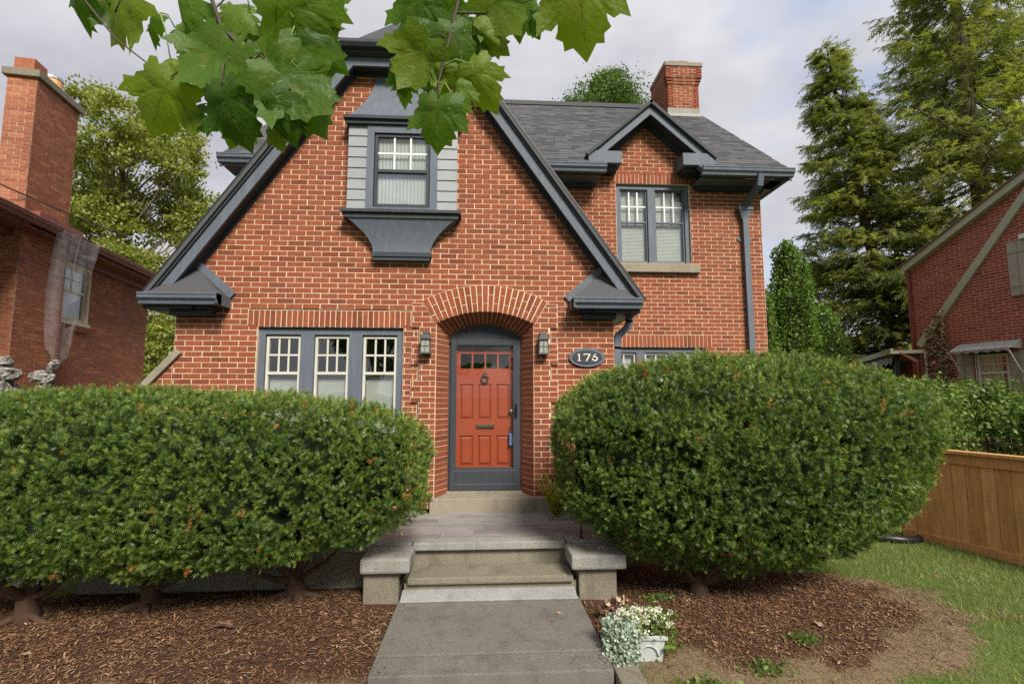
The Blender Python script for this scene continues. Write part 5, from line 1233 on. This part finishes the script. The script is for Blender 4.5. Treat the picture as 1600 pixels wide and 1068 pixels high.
# fallen leaves and loose sticks
for i, (x, y, s_) in enumerate(((-1.95, -2.05, .07), (-1.2, -2.3, .04), (-2.6, -2.25, .05), (.55, -2.2, .03), (.70, -1.98, .045), (-3.1, -2.4, .04), (2.6, -2.3, .05), (.62, -2.05, .035))):
    pts = [(s_*(1.0 if k % 2 == 0 else .55)*math.cos(k*math.pi/5), s_*(1.0 if k % 2 == 0 else .55)*math.sin(k*math.pi/5)*.8, .012*math.sin(k)) for k in range(10)]
    b = MB(); b.add([(0, 0, .012)]+pts, [(0, 1+k, 1+(k+1) % 10) for k in range(10)], 0, .6+.04*i); o = b.build('fallen_leaf', M['dry'], fix=False)
    o.location = (x, y, (.074 if abs(x) < .7 else float(ground_z(x, y))+.02)); o.rotation_euler = (.15, .2, i*1.3)
    tag(o, ('large dry brown leaf lying on mulch before the left hedge', 'small dry leaf on the left mulch nearest the walk', 'dry leaf on mulch in front of the middle hedge trunk', 'tiny dry leaf lowest on the walk slab',
            'largest dry leaf on the walk slab near the steps', 'dry leaf on mulch farthest left near the lawn', 'dry leaf on the mulch below the right yew bush', 'middle dry leaf on the right of the walk slab')[i], 'leaf', 'leaves fallen on walk' if abs(x) < .72 else 'leaves fallen on mulch')
for i, (p0, p1) in enumerate((((-2.05, -2.15, 0), (-1.70, -2.05, 0)),)):
    A, C_ = Vector(p0), Vector(p1); pts = [A.lerp(C_, k/6)+Vector((0, .03*math.sin(k*1.3+i), 0)) for k in range(7)]; pts = [Vector((q.x, q.y, float(ground_z(q.x, q.y))+.025+.01*math.sin(k))) for k, q in enumerate(pts)]
    b = MB(); b.tube(pts, [.011, .011, .010, .009, .008, .006, .004], 6); tag(b.build('fallen_stick', M['bark'], smooth=True), ('thick bent stick lying on mulch before the left hedge', 'thin dry stick beside the middle hedge trunk', 'slender twig leaning near the leftmost hedge trunk')[i], 'stick')

# ------------------------------------------------------------------ planter and small plants by the walk
PX, PY = 1.155, -2.60; gz = float(ground_z(PX, PY))
PL = thing('flower_planter', 'pale grey cast stone planter box at the walk edge', 'planter', (PX, PY, gz), R(-4))
b = MB()
def fr(z0, w0, z1, w1, a=.62): b.add([(sx*w_, sy*w_*a, z) for z, w_ in ((z0, w0), (z1, w1)) for sx, sy in ((-1, -1), (1, -1), (1, 1), (-1, 1))], [(0, 1, 2, 3), (7, 6, 5, 4), (0, 4, 5, 1), (1, 5, 6, 2), (2, 6, 7, 3), (3, 7, 4, 0)])
fr(-.03, .092, .13, .112); b.build('pot_body', M['pot'], PL, bevel=.006); b = MB(); fr(.13, .130, .16, .132); b.build('pot_rim', M['pot'], PL, bevel=.006)
b = MB(); b.tube([(.0+.065*math.cos(a), -.0705, .03+.065*math.sin(a)) for a in np.linspace(0, math.pi, 14)], .008, 6); b.build('arch_relief', M['pot'], PL, True)
b = MB(); fr(.155, .115, .167, .115); b.build('soil', M['bark'], PL)
def clump(name, label, cat, mat, P, F, S, rr=None, bv=LEAF6, bt=LT):
    c_ = P.mean(0); c_[2] = P[:, 2].min(); t = thing(name, label, cat, tuple(c_)); stuff(scatter('leaves', mat, t, bv, bt, P-c_, F, S, rng.random(len(P)) if rr is None else rr)); return t
ROUND = [(0, 0, 0), (.25, .42, 0), (.75, .45, .05), (1, 0, .06), (.75, -.45, .05), (.25, -.42, 0)]; RTt = [(0, 2, 1), (0, 3, 2), (0, 4, 3), (0, 5, 4)]
n = 2300; a = rng.random(n); ang = rng.random(n)*2*np.pi; q = np.stack([.98+.13*np.cos(ang)*np.sqrt(rng.random(n)), -2.62+.12*np.sin(ang)*np.sqrt(rng.random(n)), gz+.02+.24*a], 1); q[:, 0] -= .03*(1-a); q[:, 1] -= .16*(1-a)*rng.random(n)
clump('trailing_silver_plant', 'silver green trailing plant spilling from the planter onto the walk', 'plant', M['silver'], q, rng.normal(size=(n, 3))+[-.4, -.5, -.1], .014+.014*rng.random(n), None, ROUND, RTt)
n = 420; q = np.stack([1.16+.13*rng.normal(size=n)*.7, PY+.06*rng.normal(size=n), gz+.165+.12*rng.random(n)], 1)
fo = clump('white_alyssum', 'small white flowers blooming in the planter', 'flowers', M['shrub'], q, rng.normal(size=(n, 3))+[0, 0, .8], .02+.025*rng.random(n))
n = 34; hd = np.stack([1.14+.11*rng.normal(size=n)*.8, PY+.06*rng.normal(size=n), gz+.225+.085*rng.random(n)], 1); k = 26; q = np.repeat(hd, k, 0)+rng.normal(size=(n*k, 3))*.0105
f2 = scatter('petals', M['flower'], fo, ROUND, RTt, q-np.array(fo.location), rng.normal(size=(n*k, 3))+[0, 0, .6], .009+.006*rng.random(n*k), rng.random(n*k)); stuff(f2)
n = 130; q = np.stack([1.285+.05*rng.normal(size=n), -2.58+.07*rng.normal(size=n), gz+.03+.24*rng.random(n)], 1)
clump('creeping_greenery', 'green leaves trailing down the right side of the planter', 'plant', M['arborvitae'], q, rng.normal(size=(n, 3))+[.3, -.3, 0], .02+.02*rng.random(n), None, ROUND, RTt)
n = 520; d = rng.normal(size=(n, 3)); d[:, 2] = np.abs(d[:, 2])*.7; d /= np.linalg.norm(d, axis=1, keepdims=True); q = np.array([1.10, -2.12, gz+.03])+d*np.array([.16, .13, .16])*(.55+.45*rng.random(n))[:, None]
clump('dried_perennial', 'withered brown plant clump behind the flower planter', 'plant', M['dry'], q, d+rng.normal(size=(n, 3))*.5, .025+.035*rng.random(n))
for j, (x, y, s_) in enumerate(((1.42, -2.95, 1), (1.9, -2.78, .8), (2.35, -2.5, .7), (1.55, -1.72, .7))):
    n = 160; z = float(ground_z(x, y)); q = np.stack([x+.09*s_*rng.normal(size=n), y+.06*s_*rng.normal(size=n), z+.06*s_*rng.random(n)], 1)
    clump('weed_tuft', ('leafy green weed tuft at the lower edge beside the planter', 'small weed tuft in the dry grass', 'weed tuft at the front of the right mulch bed', 'tiny green seedling under the yew bush')[j], 'weed', M['shrub'], q, rng.normal(size=(n, 3))+[0, 0, .6], (.025+.03*rng.random(n))*s_)
# yellow fern beside the door
Fr, Ff, Fs = [], [], []
for k in range(13):
    a = random.uniform(0, 2*math.pi); o_ = Vector((.87, -.26, .43)); Ln = random.uniform(.38, .66); dx, dy = math.cos(a)*.20, math.sin(a)*.14
    for i in range(22):
        s_ = i/21; p = o_+Vector((dx*s_*1.3, dy*s_, Ln*(1.25*s_-.45*s_*s_)))
        for sd_ in (-1, 1): Fr.append(tuple(p)); Ff.append((dx*.8-sd_*dy*3, dy*.8+sd_*dx*3, .15)); Fs.append(.085*(1-.75*s_))
clump('yellow_fern', 'yellow green fern beside the right door pilaster', 'fern', M['fern'], np.array(Fr), np.array(Ff), np.array(Fs))
# ------------------------------------------------------------------ maple branches hanging into view close to the lens
def leaf_mesh(kind, curl, fold):
    """five-lobed maple leaf, stalk at the origin, tip along +x, about one unit long"""
    half = [(0, 0), (-.08, .08), (-.13, .20), (-.04, .235), (-.11, .36), (-.06, .475), (.05, .43), (.10, .46), (.17, .41), (.25, .51), (.33, .51), (.39, .63), (.46, .58), (.65, .62), (.585, .49), (.61, .41), (.545, .32),
            (.62, .33), (.69, .37), (.74, .275), (.845, .27), (.84, .155), (.90, .11), (1.04, 0)]
    if kind == 1: half = [(x*(1.0 if y < .3 else .96), y*.9+.015*math.sin(x*23)) for x, y in half]
    if kind == 2: half = [(x, y*1.08+.012*math.sin(x*31+y*9)) for x, y in half]
    half[0] = (0, 0); ctr = Vector((.22, 0, 0)); out_ = [(x, y) for x, y in half]+[(x, -y) for x, y in half[-2:0:-1]]
    def z(x, y): return curl*(x-.3)**2*-1-fold*abs(y)+.05*math.sin(9*abs(y)+3*x)*min(1, abs(y)*4)+.02*math.sin(14*x)
    vs = [(ctr.x, 0, z(ctr.x, 0))]; n = len(out_)
    for f in (.36, .70, 1.0):
        for x, y in out_: X_, Y_ = ctr.x+(x-ctr.x)*f, y*f; vs.append((X_, Y_, z(X_, Y_)))
    fs = [(0, 1+i, 1+(i+1) % n) for i in range(n)]
    for r_ in (0, 1):
        for i in range(n): a, b_ = 1+r_*n+i, 1+r_*n+(i+1) % n; fs.append((a, a+n, b_+n, b_))
    mi = [0]*len(fs)
    for (tx, ty) in ((.98, 0), (.60, .565), (.60, -.565), (-.04, .44), (-.04, -.44), (-.11, .19), (-.11, -.19)):
        k = len(vs); m_ = 7; d = Vector((tx, ty)).normalized(); pr = Vector((-d.y, d.x))
        for i in range(m_):
            s_ = i/(m_-1)*.92; w_ = .011*(1-s_)+.002; x, y = tx*s_, ty*s_
            for sg in (-1, 1): vs.append((x+pr.x*w_*sg, y+pr.y*w_*sg, z(x, y)-.006))
        for i in range(m_-1): fs.append((k+2*i, k+2*i+1, k+2*i+3, k+2*i+2)); mi.append(1)
        if abs(tx) > .2:
            for sv_ in (.35, .55, .72):
                for sg in (-1, 1):
                    k = len(vs); p0 = Vector((tx, ty))*sv_; dv_ = (d+pr*sg*.95).normalized()*.20*(1.1-sv_); p1 = p0+dv_; pq = Vector((-dv_.y, dv_.x)).normalized()*.004
                    for q in (p0-pq, p0+pq, p1): vs.append((q.x, q.y, z(q.x, q.y)-.004))
                    fs.append((k, k+1, k+2)); mi.append(1)
    me = bpy.data.meshes.new('leaf'); me.from_pydata([tuple(v) for v in vs], [], fs); me.polygons.foreach_set('material_index', mi)
    me.polygons.foreach_set('use_smooth', [True]*len(fs)); me.materials.append(M['maple_leaf']); me.materials.append(M['leaf_vein']); me.update(); return me
m = NT('maple_leaf_blade'); oi = m.n('ShaderNodeObjectInfo').outputs['Random']; p = m.n('ShaderNodeTexCoord').outputs['Object']
na = m.noise(p, 3.2, 4); nb = m.noise(p, 11, 4); col = m.ramp(oi, [(0, (.046, .118, .007)), (.5, (.080, .165, .009)), (1, (.16, .235, .017))])
col = m.mix(m.ramp(na, [(.55, (0, 0, 0)), (.75, (.55,)*3)]), col, (.17, .17, .025)); col = m.mix(m.ramp(nb, [(.68, (0, 0, 0)), (.76, (.7,)*3)]), col, (.22, .075, .02))
pb = m.n('ShaderNodeBsdfPrincipled', {'Base Color': col, 'Roughness': .5, 'Specular IOR Level': .35, 'Normal': m.bump(m.noise(p, 14, 2), .15, .02)}); tb = m.n('ShaderNodeBsdfTranslucent', {'Color': m.mix(1.0, col, (1.9, 1.9, .8), 'MULTIPLY')})
M['maple_leaf'] = m.finish(m.n('ShaderNodeMixShader', {0: .55, 1: pb.outputs[0], 2: tb.outputs[0]}).outputs[0])
M['leaf_vein'] = plain('leaf_vein', (.16, .23, .06), (.19, .26, .075), 8, .6)
M['twig'] = plain('maple_twig', (.055, .035, .028), (.09, .06, .045), 20, .8, .4, 60)
LM = [leaf_mesh(0, .45, .14), leaf_mesh(1, .75, .30), leaf_mesh(2, -.35, -.16), leaf_mesh(1, .6, .75)]
def at(px, py, d): return CP+(FW+RT*(px-800)/800+UP*(534-py)/800)*d
def hang(branch, px, py, d, size, ang, kind, tilt=(0, 0), node=None):
    """leaf with its stalk end at a point of the yard in front of the house; ang = direction of the tip (0 right, -90 down)"""
    me = LM[kind]; o = bpy.data.objects.new('leaf', me); COL.objects.link(o); o.parent = branch
    a = R(ang); X_ = (RT*math.cos(a)+UP*math.sin(a)); Zf = -FW; Y_ = Zf.cross(X_)
    Rm = Matrix((X_, Y_, Zf)).transposed(); Rm = Rm @ Matrix.Rotation(R(tilt[0]), 3, 'X') @ Matrix.Rotation(R(tilt[1]), 3, 'Y')
    loc = at(px, py, d); o.matrix_local = Matrix.Translation(loc) @ Rm.to_4x4() @ Matrix.Diagonal((size*.93, size*.93, size*.93, 1))
    if node is not None:
        nd = at(*node); mid = nd.lerp(loc, .5)+Vector((0, 0, .012)); b = MB(); b.tube([nd, mid, loc+(Rm @ Vector((1, 0, 0)))*size*.02], [.0016, .0013, .0013], 6); b.build('leaf_stalk', M['leaf_vein'] if kind % 2 else M['twig'], branch, True)
def twig(branch, pts, r0, r1):
    P = [at(*q) for q in pts]; b = MB(); n = len(P); fine = []
    for i in range(n-1):
        for k in range(5): fine.append(P[i].lerp(P[i+1], k/5))
    fine.append(P[-1]); b.tube(fine, [r0+(r1-r0)*i/(len(fine)-1) for i in range(len(fine))], 7); b.build('twig', M['twig'], branch, True)
BA = thing('maple_branch', 'maple branch with large green leaves hanging at upper left', 'branch', (0, 0, 0), 0, 'maple branches overhead')
twig(BA, [(300, -90, .98), (345, 40, .95), (430, 130, .93), (480, 178, .92)], .0045, .0016); twig(BA, [(345, 40, .95), (390, 95, .96), (505, 110, .95)], .0028, .0012)
twig(BA, [(100, -40, 1.0), (180, 60, .98), (255, 118, .95)], .0022, .0012); twig(BA, [(250, -60, 1.02), (330, 60, .98), (355, 110, .95)], .002, .001)
for q in ((205, -20, .98, .145, -150, 0, (10, 20), (180, 20, 1.0)), (268, 118, .93, .130, -122, 0, (-12, 10), (330, 100, .95)), (362, 66, .95, .135, -128, 2, (8, -8), (360, 50, .95)),
          (345, 128, .90, .125, -80, 0, (14, 12), (352, 95, .95)), (440, -22, .95, .165, -70, 0, (6, 18), (430, -30, .97)), (418, 96, .91, .150, -38, 2, (-10, 14), (395, 95, .95)),
          (276, -8, .97, .105, -80, 3, (35, 0), (270, -40, .98)), (402, 140, .90, .11, -72, 3, (28, 10), (420, 122, .94)), (458, 40, .97, .12, -35, 1, (0, 10), (450, 90, .96)),
          (370, 170, .94, .085, -110, 1, (-20, 20), (420, 130, .93)), (455, 172, .92, .05, -88, 1, (0, 20), None), (392, 16, .99, .11, -160, 1, (16, -12), (380, -10, .98)),
          (300, 165, .98, .065, -60, 1, (10, -30), None), (335, 20, 1.0, .10, -100, 3, (50, 0), None), (452, 128, .93, .115, -52, 0, (-18, 8), (450, 120, .93)),
          (478, -30, 1.0, .12, -55, 2, (-25, 10), (460, -40, 1.0)), (425, 200, .93, .045, -75, 1, (5, 10), None)): hang(BA, *q)
hang(BA, 120, -30, 1.0, .10, -120, 1, (15, 20), (150, -20, 1.0)); hang(BA, 170, 0, 1.04, .085, -60, 2, (-20, 10), (150, -20, 1.0)); hang(BA, 240, 20, 1.05, .07, -120, 1, (25, 10), None)
random.seed(5)
for k in range(14):
    cx, cy = random.choice(((300, 150), (380, 90), (440, 140), (350, 40), (470, 70), (250, 60), (410, 190))); hang(BA, cx+random.uniform(-40, 40), cy+random.uniform(-45, 30), random.uniform(.97, 1.12), random.uniform(.055, .10), random.uniform(-150, -30), random.choice((0, 1, 2, 3)), (random.uniform(-35, 35), random.uniform(-30, 30)), (cx, cy-40, 1.0) if k % 2 else None)
BB = thing('maple_branch', 'maple branch with spotted green leaves hanging at top centre', 'branch', (0, 0, 0), 0, 'maple branches overhead')
twig(BB, [(735, -80, 1.05), (712, 20, 1.02), (690, 110, 1.0), (676, 165, .98)], .0036, .0012); twig(BB, [(712, 20, 1.02), (770, 20, 1.03), (860, -10, 1.02)], .0022, .0012)
for q in ((655, -22, 1.02, .125, -100, 0, (10, 10), (700, -10, 1.03)), (672, 62, 1.0, .118, -125, 2, (-10, 14), (700, 60, 1.0)), (686, 150, .97, .108, -97, 0, (8, 6), (684, 130, .99)), (732, 98, .99, .108, -62, 1, (14, 12), (692, 105, 1.0)),
          (705, 32, 1.01, .112, -70, 0, (-14, 10), (712, 25, 1.02)), (765, -14, 1.02, .115, -55, 2, (14, 8), (740, 12, 1.03)), (900, -50, .98, .165, -80, 0, (4, 12), (870, -45, 1.02)), (650, 20, 1.03, .095, -108, 1, (18, -10), None),
          (690, 98, 1.0, .075, -110, 1, (10, 24), (695, 95, 1.0)), (708, 150, .98, .065, -72, 1, (-10, 18), (684, 130, .99)), (795, -34, 1.03, .115, -66, 1, (-14, 14), (780, 5, 1.03)), (740, 40, 1.02, .09, -40, 3, (24, 10), None),
          (715, 122, 1.0, .07, -95, 3, (30, 0), None), (680, 0, 1.04, .10, -60, 2, (0, 25), None), (745, 30, 1.04, .085, -85, 1, (10, 20), None)): hang(BB, *q)
for k in range(16):
    cx, cy = random.choice(((650, 60), (700, 120), (740, 90), (690, 30), (760, 40), (640, 110), (820, 0), (720, 150))); hang(BB, cx+random.uniform(-28, 28), cy+random.uniform(-40, 20), random.uniform(1.02, 1.15), random.uniform(.05, .085), random.uniform(-150, -35), random.choice((0, 1, 2, 3)), (random.uniform(-35, 35), random.uniform(-30, 30)), (cx, cy-35, 1.03) if k % 2 else None)
